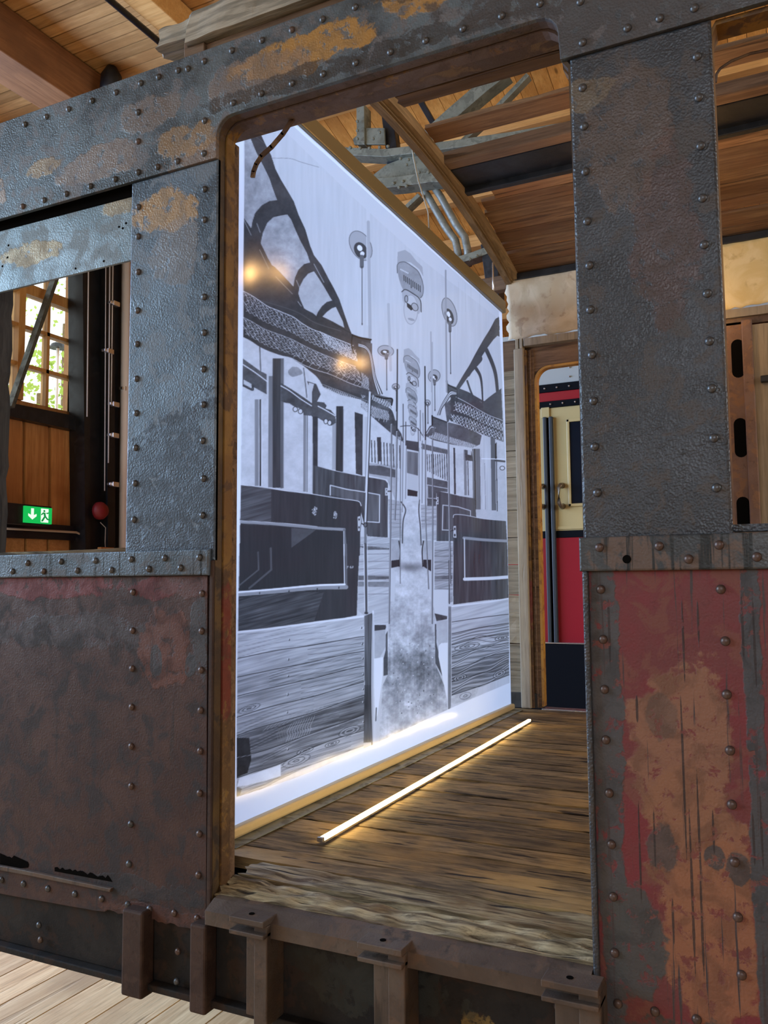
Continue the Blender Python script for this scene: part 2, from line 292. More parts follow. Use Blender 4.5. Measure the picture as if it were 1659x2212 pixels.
# ---------------------------------------------------------------- printed artwork (black-and-white view down a tram aisle)
def build_art():
    SC = 2.0; U0, V0, U1, V1 = 480.0, 235.0, 1120.0, 1880.0
    W, H = int((U1-U0)*SC), int((V1-V0)*SC)
    A = np.full((H, W), .90, np.float32)
    rng = np.random.RandomState(5)
    Z = {'A': (490, 240, 4.81), 'B': (500, 600, 5.53), 'C': (780, 480, 5.184), 'D': (780, 740, 5.184),
         'E': (500, 850, 4.74), 'F': (760, 1000, 4.74), 'G': (490, 1180, 4.74), 'H': (760, 1270, 4.74),
         'I': (480, 1480, 4.74), 'P': (0, 0, 1.0)}
    def cv(z, pts):
        ox, oy, s = Z[z]
        return np.array([((ox+x/s-U0)*SC, (oy+y/s-V0)*SC) for x, y in pts])
    def smooth(p, n=6):
        if len(p) < 3: return p
        q = np.vstack([p[0]*2-p[1], p, p[-1]*2-p[-2]]); out = []
        for i in range(1, len(q)-2):
            for k in range(n):
                t = k/n
                out.append(.5*((2*q[i])+(q[i+1]-q[i-1])*t+(2*q[i-1]-5*q[i]+4*q[i+1]-q[i+2])*t*t+(3*q[i]-q[i-1]-3*q[i+1]+q[i+2])*t**3))
        out.append(q[-2]); return np.array(out)
    def box(p, m=0):
        x0 = max(0, int(p[:,0].min()-m)); x1 = min(W, int(p[:,0].max()+m)+2)
        y0 = max(0, int(p[:,1].min()-m)); y1 = min(H, int(p[:,1].max()+m)+2)
        return x0, x1, y0, y1
    def mask(p):
        x0, x1, y0, y1 = box(p)
        if x1 <= x0 or y1 <= y0: return None
        X, Y = np.meshgrid(np.arange(x0, x1)+.5, np.arange(y0, y1)+.5)
        m = np.zeros(X.shape, bool); n = len(p)
        for i in range(n):
            xa, ya = p[i]; xb, yb = p[(i+1) % n]
            if ya == yb: continue
            m ^= ((ya > Y) != (yb > Y)) & (X < (xb-xa)*(Y-ya)/(yb-ya)+xa)
        return x0, x1, y0, y1, m
    def fill(z, pts, g, noise=0, sm=False, streak=None):
        p = cv(z, pts)
        if sm: p = smooth(np.vstack([p, p[:1]]))
        r = mask(p)
        if r is None: return
        x0, x1, y0, y1, m = r
        v = np.full(m.shape, g, np.float32)
        if noise:
            v = v+noise*tex(x0, x1, y0, y1, streak)
        A[y0:y1, x0:x1][m] = v[m]
    base = rng.rand(H//4+2, W//4+2).astype(np.float32)
    def up(a, h, w):
        yi = np.linspace(0, a.shape[0]-1.001, h); xi = np.linspace(0, a.shape[1]-1.001, w)
        y = yi.astype(int); x = xi.astype(int); fy = (yi-y)[:,None]; fx = (xi-x)[None]
        return (a[y][:,x]*(1-fy)*(1-fx)+a[y+1][:,x]*fy*(1-fx)+a[y][:,x+1]*(1-fy)*fx+a[y+1][:,x+1]*fy*fx)
    fields = {}
    def field(kind):
        if kind not in fields:
            a = 0
            if kind == 'h':    # streaks along the boards, falling to the left
                for sy, sx, w in ((3, 90, 1), (6, 160, .8), (16, 60, .7)):
                    a = a+w*(up(rng.rand(H//sy+2, W//sx+3), H, W)-.5)
                out = np.empty((H, W), np.float32)
                for x in range(W): out[:, x] = np.roll(a[:, x], int(-x*.28))
                a = out
            elif kind == 'v':
                for sy, sx, w in ((90, 6, 1), (200, 14, .8)):
                    a = a+w*(up(rng.rand(H//sy+2, W//sx+3), H, W)-.5)
            else:
                for s, w in ((60, 1), (24, .8), (10, .6), (4, .4)):
                    a = a+w*(up(rng.rand(H//s+2, W//s+2), H, W)-.5)
            fields[kind] = a
        return fields[kind]
    def tex(x0, x1, y0, y1, kind):
        return field(kind or 'n')[y0:y1, x0:x1]
    def line(z, pts, g, w=1.0, sm=True, w2=None, al=1.0):
        p = cv(z, pts)
        if sm: p = smooth(p)
        n = len(p)-1
        for i in range(n):
            a, b = p[i], p[i+1]
            ww = (w+((w2-w)*(i+.5)/n if w2 is not None else 0))*SC/2
            x0, x1, y0, y1 = box(np.array([a, b]), ww+2)
            if x1 <= x0 or y1 <= y0: continue
            X, Y = np.meshgrid(np.arange(x0, x1)+.5, np.arange(y0, y1)+.5)
            d = b-a; L = max(d@d, 1e-6)
            t = np.clip(((X-a[0])*d[0]+(Y-a[1])*d[1])/L, 0, 1)
            q = np.hypot(X-a[0]-t*d[0], Y-a[1]-t*d[1])
            k = np.clip(ww+.5-q, 0, 1)*al
            S = A[y0:y1, x0:x1]; S[:] = S*(1-k)+g*k
    def ell(z, cx, cy, rx, ry, g, rot=0, ring=None):
        th = np.linspace(0, 2*pi, 28, endpoint=False); c, s = cos(rot), sin(rot)
        pts = [(cx+rx*cos(t)*c-ry*sin(t)*s, cy+rx*cos(t)*s+ry*sin(t)*c) for t in th]
        if g is not None: fill(z, pts, g)
        if ring is not None: line(z, pts+pts[:1], ring, 1.2, sm=False)
    def along(p, t):
        d = np.r_[0, np.cumsum(np.hypot(*np.diff(p, axis=0).T))]; d /= d[-1]
        return np.array([np.interp(t, d, p[:,0]), np.interp(t, d, p[:,1])])
    def net(z, top, bot, n, rows, g=.78, w=.8, al=.9):
        a = smooth(np.array(top, float)); b = smooth(np.array(bot, float))
        for r in range(rows):
            for k in range(n):
                t0 = k/n; j = lambda: rng.uniform(-.25, .25)/n
                s0, s1 = r/rows, (r+1)/rows
                P = lambda t, s: tuple(along(a, min(max(t, 0), 1))*(1-s)+along(b, min(max(t, 0), 1))*s)
                off = .5*(r % 2)/n
                m = (s0+s1)/2
                line(z, [P(t0+off+j(), s0), P(t0+off+.35/n, m), P(t0+off+1/n+j(), s1)], g, w, al=al)
                line(z, [P(t0+off+1/n+j(), s0), P(t0+off+.65/n, m), P(t0+off+j(), s1)], g, w, al=al)
                if rng.rand() < .5:
                    line(z, [P(t0+off+.3/n, m-.05), P(t0+off+.8/n, m+.05)], g, w*1.4, al=al)
    # printed area and ceiling
    PR = [(526, 262), (620, 262), (1079, 672), (1084, 800), (1091, 1000), (1098, 1250), (1100, 1475), (1000, 1518), (800, 1612), (640, 1680), (510, 1722), (512, 1500), (517, 1280), (523, 1050), (526, 700)]
    fill('P', PR, .82, .025, streak='v')
    fill('P', [(526, 262), (620, 262), (1079, 672), (1080, 690), (900, 552), (760, 425), (600, 270)], .84)
    # ribs, left
    fill('A', [(170, 165), (310, 165), (395, 345), (455, 460), (500, 600), (560, 720), (620, 820), (690, 940), (740, 1080), (810, 1230), (860, 1400), (900, 1500), (975, 1600), (1040, 1730), (1100, 1840), (1160, 1960), (1250, 2212), (1280, 2290), (170, 2290)], .36, .05)
    fill('B', [(145, 0), (700, 0), (1350, 480), (1430, 670), (1500, 700), (1659, 740), (1659, 1480), (1300, 1400), (1080, 1300), (920, 1230), (860, 1060), (720, 960), (600, 930), (460, 880), (340, 825), (240, 760), (145, 710)], .35, .05)
    fill('A', [(170, 180), (190, 180), (240, 290), (300, 430), (380, 580), (440, 700), (480, 820), (520, 925), (440, 935), (360, 980), (290, 1060), (262, 1150), (250, 1220), (170, 1110)], .70, .10)
    fill('A', [(350, 1370), (375, 1260), (420, 1160), (480, 1105), (560, 1085), (625, 1075), (665, 1130), (710, 1240), (760, 1350), (830, 1480), (860, 1575), (800, 1590), (740, 1650), (705, 1730), (690, 1825), (640, 1770), (560, 1680), (500, 1620), (470, 1600), (430, 1530)], .72, .10)
    fill('A', [(740, 1900), (750, 1830), (790, 1750), (840, 1690), (900, 1665), (950, 1740), (1010, 1840), (1060, 1930), (1085, 1970), (1030, 1985), (980, 2030), (940, 2090), (925, 2130), (890, 2100), (830, 2070), (800, 2050), (760, 1960)], .76, .05)
    fill('B', [(1080, 465), (1130, 410), (1190, 365), (1235, 350), (1270, 420), (1320, 520), (1340, 600), (1280, 570), (1190, 520)], .79, .03)
    line('A', [(172, 1130), (250, 1290)], .62, 1.6); line('A', [(340, 1440), (440, 1640)], .62, 1.4); line('A', [(510, 1720), (680, 1900)], .6, 1.4)
    line('A', [(900, 1590), (1000, 1780)], .7, 1.4); line('A', [(310, 1170), (345, 1260)], .6, 2); line('A', [(720, 1760), (750, 1830)], .6, 2)
    line('A', [(460, 490), (650, 495), (760, 530), (950, 585)], .55, .7); line('A', [(220, 215), (390, 340)], .5, .6)
    line('B', [(300, 260), (560, 330), (800, 420), (1000, 540), (1300, 640)], .43, 1.6); line('B', [(790, 285), (830, 340)], .7, 1.4)
    line('B', [(1190, 550), (1420, 660)], .3, 2)
    # luggage racks, left
    l1 = [(145, 160), (240, 210), (340, 275), (440, 340), (560, 390), (640, 425), (740, 470), (840, 545), (960, 615), (1080, 660), (1200, 715), (1320, 760), (1450, 810)]
    l2 = [(145, 470), (240, 520), (400, 610), (560, 670), (720, 735), (900, 830), (1100, 920), (1300, 1000), (1480, 1060)]
    l3 = [(145, 710), (240, 760), (340, 825), (460, 880), (600, 930), (720, 960), (860, 1040), (1000, 1100), (1160, 1150), (1320, 1220), (1440, 1270), (1620, 1330)]
    mid = lambda a, b, f: [(x0+(x1-x0)*f, y0+(y1-y0)*f) for (x0, y0), (x1, y1) in zip([along(np.array(a, float), t/9) for t in range(10)], [along(np.array(b, float), t/9) for t in range(10)])]
    net('B', l1, mid(l1, l2, .72), 24, 4, .76, .9, .85)
    net('B', l2, mid(l2, l3, .78), 24, 4, .76, .9, .9)
    net('B', [(1050, 640), (1250, 750), (1480, 860)], [(1100, 780), (1300, 900), (1500, 1000)], 12, 4, .82, .9)
    line('B', l1, .86, 1.5); line('B', l2, .78, 1.2); line('B', l3, .82, 1.3)
    for x, y in ((780, 900), (870, 975), (960, 1020), (1070, 1040), (1180, 1090), (1280, 1130), (1350, 1160), (1410, 1180), (1500, 1220), (1545, 1240)):
        line('B', [(x, y), (x-40, y+50)], .75, .9)
    net('B', [(1180, 1180), (1400, 1260), (1640, 1340)], [(1180, 1260), (1400, 1340), (1620, 1420)], 12, 2, .5, .7)
    # rack bracket and chrome tubes
    fill('D', [(0, -20), (60, 0), (120, 10), (118, 130), (150, 300), (165, 470), (235, 575), (170, 600), (110, 640), (0, 640)], .42, .1)
    line('B', [(1450, 690), (1540, 720), (1659, 740)], .24, 4); line('B', [(1440, 680), (1430, 790), (1455, 900)], .25, 3)
    for k, g in enumerate((.3, .88, .45, .9, .35)):
        line('D', [(-30, 10+k*9), (40, 35+k*9), (95-k*4, 100+k*6), (125-k*6, 210), (160-k*8, 390), (235-k*14, 575)], g, 2.0)
    net('D', [(0, 330), (40, 360), (80, 400)], [(0, 640), (40, 650), (90, 640)], 4, 6, .75, .9)
    # second and third racks, left
    fill('D', [(100, 560), (340, 625), (330, 720), (385, 870), (400, 960), (440, 1020), (470, 1120), (440, 1100), (330, 1060), (100, 990), (0, 780), (0, 640)], .42, .1)
    net('B', [(1080, 1290), (1300, 1360), (1640, 1500)], [(1100, 1420), (1300, 1500), (1640, 1620)], 26, 3, .80, .8)
    net('D', [(0, 640), (100, 700), (300, 770)], [(0, 770), (120, 830), (310, 870)], 18, 3, .80, .8)
    net('D', [(100, 960), (250, 1010), (430, 1060)], [(100, 1000), (250, 1050), (440, 1100)], 22, 2, .75, .7)
    net('D', [(110, 580), (200, 610), (330, 680)], [(120, 640), (220, 690), (330, 740)], 9, 1, .85, 1)
    fill('B', [(900, 1110), (1640, 1340), (1640, 1420), (1100, 1280), (920, 1215)], .38, .06)
    line('B', [(920, 1215), (1100, 1280), (1640, 1480)], .7, 1.0)
    line('D', [(160, 600), (250, 625), (338, 630), (335, 700)], .25, 3); line('D', [(310, 720), (350, 770), (380, 870)], .85, 2)
    for x, y in ((10, 790), (65, 800), (140, 855), (195, 865), (250, 880), (280, 880)): line('D', [(x+6, y-20), (x, y+8)], .85, 1)
    # windows behind the left racks
    WN = [(523, 735), (545, 745), (610, 770), (650, 792), (700, 822), (800, 850), (835, 870), (835, 1040), (700, 1060), (523, 1060)]
    fill('P', [(523, 729), (543, 738), (562, 750), (585, 760), (610, 768), (632, 775), (655, 790), (682, 812), (690, 822), (700, 840), (780, 880), (860, 950), (860, 1040), (700, 1060), (523, 1055)], .83, .05)
    def vbar(x0, x1, y0, y1, g):
        fill('E', [(x0, y0), (x1, y0), (x1, y1), (x0, y1)], g, .05, streak='v')
    vbar(250, 290, 60, 945, .62); vbar(298, 312, 60, 945, .25); vbar(312, 322, 60, 945, .9)
    vbar(388, 432, -180, 960, .58); vbar(432, 512, -360, 965, .36); vbar(512, 542, -360, 970, .5)
    vbar(738, 765, 190, 1005, .62); vbar(772, 779, 190, 1010, .45); vbar(826, 838, 150, 1020, .75)
    fill('E', [(828, -10), (885, 20), (885, 1040), (838, 1020)], .34, .05)
    vbar(1030, 1066, 300, 780, .70); vbar(1068, 1142, 130, 800, .34); vbar(1142, 1150, 160, 800, .7); 
    fill('E', [(1262, 190), (1345, 215), (1345, 840), (1280, 820)], .36, .05); vbar(1345, 1352, 240, 840, .85)
    vbar(1352, 1400, 240, 830, .80)
    fill('B', [(145, 965), (355, 1115), (430, 1150), (430, 1390), (265, 1300), (265, 1345), (145, 1290)], .45, .08)
    line('B', [(145, 1035), (290, 1130), (440, 1240)], .88, 2.2)
    fill('B', [(155, 1215), (245, 1265), (250, 1320), (155, 1270)], .8); line('B', [(145, 1290), (262, 1345), (268, 1290)], .3, 1.6)
    fill('B', [(600, 1255), (720, 1330), (850, 1420), (960, 1500), (960, 1650), (860, 1640), (850, 1575), (740, 1530), (700, 1500), (640, 1490), (600, 1470)], .40, .08)
    line('B', [(600, 1290), (700, 1350), (830, 1450), (955, 1530)], .9, 2.0)
    line('B', [(345, 825), (358, 1110)], .4, 2); line('B', [(860, 1080), (900, 1430)], .5, 2.2); line('B', [(880, 1080), (915, 1200), (905, 1430)], .8, 1)
    for cx, cy in ((765, 1570), (825, 1595)): ell('B', cx, cy, 26, 30, .85, ring=.3)
    fill('B', [(900, 1235), (1010, 1270), (1110, 1500), (1250, 1659), (960, 1659), (960, 1380)], .40, .06)
    fill('B', [(1065, 1390), (1105, 1490), (1020, 1480)], .85); fill('B', [(1150, 1490), (1200, 1500), (1210, 1590), (1120, 1560)], .84)
    fill('B', [(920, 1250), (985, 1270), (960, 1370), (950, 1490), (925, 1470)], .8)
    fill('E', [(885, 110), (1060, 220), (1066, 300), (1020, 330), (885, 250)], .42, .06); line('E', [(885, 130), (960, 170), (1060, 230)], .9, 2)
    for cx, cy in ((965, 285), (1003, 300)): ell('E', cx, cy, 20, 26, .85, ring=.3)
    fill('B', [(730, 1060), (800, 1075), (850, 1140), (790, 1170), (720, 1180), (680, 1120)], .66, .1, sm=True)
    # benches left
    fill('F', [(180, 0), (440, 30), (440, 380), (360, 170), (180, 130)], .72, .06)
    fill('F', [(180, 25), (300, 30), (440, 70), (440, 150), (180, 110)], .45, .06)
    fill('E', [(835, 735), (890, 745), (1060, 790), (1240, 825), (1380, 850), (1570, 885), (1600, 920), (1600, 1475), (1400, 1462), (1330, 1200), (1000, 1060), (835, 1030)], .40, .10, streak='v')
    line('E', [(890, 745), (1060, 790), (1240, 825), (1380, 850), (1570, 885), (1598, 915)], .85, 1.2)
    fill('E', [(1025, 955), (1180, 985), (1510, 1045), (1505, 1305), (1400, 1300), (1330, 1110), (1025, 1040)], .46, .1, streak='v')
    line('E', [(1015, 1040), (1015, 940), (1180, 980), (1350, 1005), (1518, 1038), (1516, 1320), (1400, 1312)], .85, 2.2, sm=False)
    # left aisle side seats
    fill('F', [(98, 755), (385, 765), (388, 1640), (230, 1640), (60, 1500), (75, 1100)], .77, .06, streak='h')
    for y in (830, 850, 930, 1005, 1080, 1150, 1340): line('F', [(80, y+6), (385, y)], .55, 1.0)
    fill('F', [(80, 850), (385, 870), (385, 888), (170, 890)], .5, .1); fill('F', [(75, 1155), (385, 1160), (385, 1190), (75, 1200)], .5, .08); fill('F', [(75, 1215), (385, 1215), (385, 1270), (75, 1265)], .62, .1)
    fill('E', [(110, 935), (300, 955), (560, 995), (830, 1030), (1080, 1070), (1270, 1095), (1320, 1110), (1338, 1150), (1330, 1300), (1325, 1659), (100, 1659)], .34, .03, streak='v')
    fill('G', [(143, -30), (1370, -30), (1350, 400), (1340, 708), (1200, 735), (900, 772), (500, 830), (125, 872)], .34, .03, streak='v')
    fill('G', [(130, 530), (700, 470), (1000, 470), (900, 760), (500, 830), (125, 872)], .40, .13, streak='h')
    fill('E', [(110, 940), (420, 975), (420, 1320), (100, 1310)], .42, .10, streak='h')
    line('E', [(110, 935), (300, 955), (560, 995), (830, 1030), (1080, 1070), (1270, 1095), (1320, 1112), (1336, 1150)], .88, 1.6)
    fill('E', [(100, 1345), (600, 1370), (1150, 1415), (1150, 1659), (100, 1659)], .32, .02, streak='v')
    fill('G', [(140, -30), (1200, -30), (1200, 390), (135, 450)], .32, .02, streak='v')
    fill('E', [(620, 1375), (870, 1395), (620, 1580)], .43, .03)
    line('G', [(330, 60), (335, 240), (140, 400)], .45, 3, sm=False); line('G', [(460, 20), (465, 240), (240, 430)], .45, 4, sm=False)
    line('E', [(100, 1315), (400, 1332), (700, 1358), (900, 1378), (1160, 1392)], .66, 6); line('E', [(100, 1302), (400, 1318), (700, 1342), (880, 1362)], .82, 1.2)
    line('E', [(1160, 1395), (1180, 1659)], .55, 5, sm=False); line('E', [(1155, 1410), (1158, 1659)], .9, 1.2, sm=False)
    line('G', [(1205, -20), (1213, 390)], .92, 2.0, sm=False); line('G', [(1228, -20), (1232, 430)], .5, 4, sm=False)
    line('G', [(135, 492), (500, 462), (900, 425), (1230, 418)], .66, 9); line('G', [(135, 470), (500, 440), (900, 402), (1215, 390)], .93, 4)
    for x, y in ((345, 480), (645, 462), (930, 438), (1155, 424)): ell('G', x, y, 7, 12, .4)
    for cx, cy, r in ((855, 1200, 26), (1065, 1245, 20)):
        for k in range(26):
            a = rng.rand()*6.28; d = rng.rand()**.6*r
            ell('E', cx+d*cos(a), cy+d*sin(a)*1.7, 5, 8, rng.uniform(.6, .85))
    for k in range(18): ell('G', 1270+rng.uniform(-34, 34), 215+rng.uniform(-10, 10), 5, 5, .7)
    fill('E', [(1296, 1260), (1330, 1250), (1340, 1300), (1325, 1410), (1300, 1410)], .78); line('E', [(1296, 1260), (1330, 1250), (1340, 1310), (1325, 1412), (1300, 1408), (1296, 1260)], .3, 1, sm=False)
    for y in (1290, 1370): ell('E', 1315, y, 7, 12, .3)
    # boards under the bench, left
    S = [('G', [(125, 880), (500, 838), (900, 782), (1200, 745), (1415, 718)]),
         ('G', [(120, 1150), (500, 1070), (900, 1010), (1300, 940), (1415, 925)]),
         ('G', [(115, 1340), (500, 1260), (900, 1180), (1200, 1110), (1415, 1075)]),
         ('G', [(115, 1535), (500, 1440), (900, 1350), (1250, 1260), (1415, 1230)]),
         ('I', [(155, 330), (500, 220), (900, 125), (1300, 10), (1462, -35)]),
         ('I', [(155, 515), (400, 430), (900, 290), (1250, 170), (1460, 105)]),
         ('I', [(152, 735), (450, 665), (900, 500), (1250, 380), (1465, 300)]),
         ('I', [(150, 950), (330, 890), (600, 800), (900, 650), (1200, 540), (1460, 465)]),
         ('I', [(148, 1140), (400, 1060), (600, 960), (900, 820), (1200, 710), (1455, 620)])]
    sh = [(.78, .10), (.74, .11), (.66, .18), (.67, .16), (.68, .12), (.48, .20), (.56, .20), (.70, .16)]
    def px(z, pts): ox, oy, s = Z[z]; return [(ox+x/s, oy+y/s) for x, y in pts]
    def poly_sm(z, pts): q = smooth(np.array(pts, float)); return px(z, [tuple(v) for v in q])
    for i in range(8):
        a = poly_sm(*S[i]); b = poly_sm(*S[i+1])
        fill('P', a+b[::-1], sh[i][0], sh[i][1], streak='h')
    def grain(a, b, t0, t1, n, amp, g=.78, w=.8, al=.55, f=7):
        a = smooth(np.array(px(*a), float)); b = smooth(np.array(px(*b), float))
        for k in range(n):
            s = (k+.5)/n; ph = rng.rand()*.6
            pts = []
            for q in range(22):
                t = t0+(t1-t0)*q/21; ss = s+amp*sin(t*f+s*3+ph*.3)*.5
                pts.append(tuple(along(a, t)*(1-ss)+along(b, t)*ss))
            line('P', pts, g if k % 2 else .36, w, al=al)
    grain(S[2], S[3], .25, .98, 9, .25); grain(S[1], S[2], .55, 1, 8, .2); grain(S[3], S[4], .5, 1, 9, .22); grain(S[5], S[6], .1, .8, 10, .3, .74)
    grain(S[0], S[1], .0, .7, 9, .15, .8, .6, .4); grain(S[4], S[5], .0, .6, 8, .2, .8, .7, .5); grain(S[7], S[8], .0, .9, 7, .2, .75); grain(S[6], S[7], .2, .95, 8, .35, .74)
    def swirl(z, cx, cy, rx, ry, rot=-.35, n=5, al=.7):
        for k in range(n): ell0(z, cx, cy, rx*(k+1)/n, ry*(k+1)/n, .78 if k % 2 else .36, rot, al)
    def ell0(z, cx, cy, rx, ry, g, rot, al):
        c, s = cos(rot), sin(rot)
        pts = [(cx+rx*cos(t)*c-ry*sin(t)*s, cy+rx*cos(t)*s+ry*sin(t)*c) for t in np.linspace(0, 2*pi, 24)]
        line(z, pts, g, 1.2, sm=False, al=al)
    swirl('I', 1310, 470, 120, 40); swirl('I', 760, 775, 150, 45); swirl('I', 850, 670, 90, 26); swirl('I', 1130, 600, 80, 22); swirl('I', 280, 240, 120, 30)
    for k in range(14):   # feathered figure in the dark board
        x = 560+k*26; line('I', [(x-10, 620-k*9), (x+12, 560-k*9), (x+4, 500-k*6), (x+50, 430-k*9)], .72 if k > 3 else .55, 1.6, al=.55)
        line('I', [(420+k*40, 470-k*14), (470+k*42, 420-k*14), (500+k*44, 350-k*12)], .66, 1.3, al=.6)
    fill('I', [(152, 540), (280, 540), (300, 760), (260, 900), (150, 945)], .28, .05)
    fill('I', [(175, 950), (330, 905), (600, 810), (600, 930), (420, 985), (240, 1030), (150, 1040)], .90, .04)
    fill('I', [(148, 1040), (200, 1060), (180, 1130), (148, 1138)], .5, .1)
    for z, p in S[1:8]:
        line(z, p, .28, 1.4); line(z, [(x, y+9) for x, y in p], .82, 1.0, al=.7)
    line(S[8][0], S[8][1], .55, 1.0)
    line('G', S[0][1], .90, 4.5)
    for x in (640, 632, 628, 622): pass
    for z, x, y in (('G', 640, 955), ('G', 633, 1155), ('G', 628, 1325), ('G', 624, 1510), ('I', 670, 95), ('I', 665, 275), ('I', 668, 655), ('G', 1385, 832), ('G', 1392, 997), ('G', 1398, 1147), ('G', 1402, 1306), ('G', 1402, 1460), ('G', 1400, 1595), ('I', 1450, 375)):
        ell(z, x+5, y+4, 7, 11, .3); ell(z, x, y, 5, 9, .85)
    # post and rail right of the boards
    fill('G', [(1418, 715), (1500, 680), (1485, 1659), (1422, 1659)], .44, .15, streak='v')
    fill('I', [(1465, 0), (1535, 0), (1530, 590), (1455, 630)], .40, .15, streak='v')
    fill('I', [(1455, 590), (1530, 585), (1525, 650), (1450, 680)], .75)
    line('H', [(225, 240), (215, 900), (215, 1630)], .88, 3.6); line('H', [(210, 270), (205, 1000), (212, 1630)], .35, 1.8); line('H', [(222, 270), (220, 1630)], .5, .8)
    # floor of the aisle
    fill('F', [(560, 390), (680, 390), (690, 600), (720, 900), (830, 1300), (835, 1659), (385, 1659), (395, 1300), (480, 900), (520, 700)], .82, .10)
    fill('H', [(385, -30), (835, -30), (858, 380), (862, 780), (950, 1000), (1000, 1310), (700, 1420), (280, 1590), (320, 1000), (372, 890), (375, 400)], .80, .14)
    r = mask(cv('H', [(385, 250), (840, 250), (862, 780), (950, 1000), (1000, 1330), (270, 1600), (320, 1000), (372, 890)]))
    x0, x1, y0, y1, m = r; Y = np.linspace(0, 1, y1-y0)[:, None]
    k = np.exp(-((Y-.42)/.26)**2)
    v = A[y0:y1, x0:x1]*(1-.20*k)+k*.11*tex(x0, x1, y0, y1, 'n')+.07*tex(x0, x1, y0, y1, 'v'); A[y0:y1, x0:x1][m] = v[m]
    r = mask(cv('F', [(470, 980), (760, 980), (800, 1150), (430, 1150)])); x0, x1, y0, y1, m = r
    X, Y = np.meshgrid(np.linspace(-1, 1, x1-x0), np.linspace(-1, 1, y1-y0)); k = .34*np.exp(-(X*X*2+Y*Y*4)); A[y0:y1, x0:x1] *= (1-k)
    for k in range(60):
        ell('H', rng.uniform(390, 850), rng.uniform(550, 1300), rng.uniform(2, 7), rng.uniform(3, 8), rng.choice([.4, .5, .9]))
    # under-seat shapes
    fill('F', [(405, 780), (500, 785), (490, 1060), (405, 1080)], .72, .06); fill('F', [(405, 1000), (485, 990), (480, 1060), (405, 1075)], .3); line('F', [(480, 800), (492, 900), (485, 1060)], .25, 2)
    fill('F', [(405, 1130), (440, 1130), (440, 1420), (395, 1420)], .82)
    fill('H', [(240, 380), (350, 378), (355, 400), (345, 430), (240, 440)], .38, .05); fill('H', [(240, 440), (348, 425), (350, 600), (290, 720), (240, 725)], .74, .04)
    fill('H', [(370, 440), (372, 890), (330, 900), (330, 720), (350, 640), (350, 480)], .42, .06); fill('H', [(235, 725), (325, 708), (320, 900), (270, 1300), (245, 1365), (235, 1000)], .90); line('H', [(258, 1230), (252, 1360)], .5, 2.5, sm=False)
    fill('F', [(720, 790), (815, 795), (812, 1110), (735, 1060)], .74, .05); fill('F', [(735, 990), (812, 990), (812, 1110), (735, 1060)], .3); line('F', [(735, 800), (722, 900), (730, 1060)], .25, 2)
    fill('F', [(780, 1120), (835, 1120), (835, 1420), (775, 1330)], .82)
    fill('F', [(835, 1300), (985, 1300), (985, 1600), (860, 1560), (835, 1450)], .84); fill('H', [(850, 260), (978, 290), (975, 320), (870, 340)], .4, .1)
    fill('H', [(870, 340), (985, 330), (985, 560), (900, 580), (870, 520)], .76, .04); fill('H', [(852, 370), (868, 370), (870, 560), (900, 700), (940, 920), (860, 770)], .42, .05)
    fill('H', [(895, 590), (920, 565), (985, 560), (985, 1160), (940, 950), (890, 700)], .90)
    # right-hand boards and seats beyond
    fill('F', [(845, 810), (1025, 815), (1030, 1420), (985, 1440), (985, 1300), (850, 1280)], .70, .12, streak='h')
    for y in (895, 955, 1015, 1080, 1135, 1205, 1290): line('F', [(850, y), (1025, y)], .45, 1)
    fill('F', [(850, 1160), (1025, 1150), (1025, 1190), (850, 1195)], .5, .1)
    fill('F', [(705, 430), (865, 430), (865, 790), (720, 780)], .74, .08, streak='h')
    for y in (470, 510, 550, 590, 625): line('F', [(710, y), (862, y+4)], .55, .8)
    fill('F', [(370, 370), (480, 390), (505, 480), (510, 770), (390, 770)], .72, .06, streak='h')
    for y in (430, 480, 530, 580, 620, 660): line('F', [(385, y-6), (500, y)], .55, .8)
    line('F', [(500, 400), (545, 480), (520, 600), (515, 820)], .4, 2.4); line('F', [(690, 380), (685, 500), (700, 640), (712, 840)], .4, 2.4)
    fill('F', [(765, 145), (975, 190), (975, 300), (900, 290), (865, 310), (860, 440), (770, 440)], .45, .08); line('F', [(770, 225), (970, 262)], .8, 1.6); line('F', [(772, 225), (775, 360), (860, 365)], .8, 1.4, sm=False)
    fill('F', [(565, 270), (670, 290), (668, 345), (565, 335)], .3); fill('F', [(560, 100), (675, 110), (672, 285), (560, 270)], .78)
    # far door and upper middle
    fill('D', [(495, 1095), (640, 1115), (640, 1230), (495, 1200)], .38, .04); line('D', [(495, 1195), (640, 1225)], .85, 1.6)
    fill('D', [(505, 1215), (632, 1235), (632, 1490), (505, 1460)], .52, .1, streak='v'); 
    line('D', [(430, 940), (500, 932), (580, 940), (640, 975), (680, 1040)], .4, 1.6)
    # windows right of the aisle
    fill('D', [(980, 1160), (1240, 1190), (1350, 1080), (1590, 1100), (1600, 1659), (1620, 1900), (1300, 1900), (1000, 1900)], .82, .06)
    fill('P', [(1022, 1005), (1090, 1015), (1094, 1125), (1020, 1118)], .80, .04)
    def rbar(x0, x1, y0, y1, g): fill('D', [(x0, y0), (x1, y0), (x1+8, y1), (x0+8, y1)], g, .06, streak='v')
    rbar(1025, 1045, 1180, 1700, .38); rbar(1140, 1170, 1200, 1710, .6); rbar(1180, 1192, 1330, 1710, .5); rbar(1240, 1330, 1190, 1870, .52); rbar(1262, 1275, 1190, 1870, .3)
    rbar(1350, 1450, 1060, 1870, .82); rbar(1452, 1500, 1060, 1880, .52); rbar(1508, 1516, 1120, 1890, .35); rbar(1380, 1385, 1350, 1870, .6)
    fill('D', [(1150, 1200), (1230, 1215), (1250, 1330), (1160, 1320)], .42, .1); fill('D', [(1185, 1200), (1225, 1210), (1225, 1262), (1185, 1255)], .8)
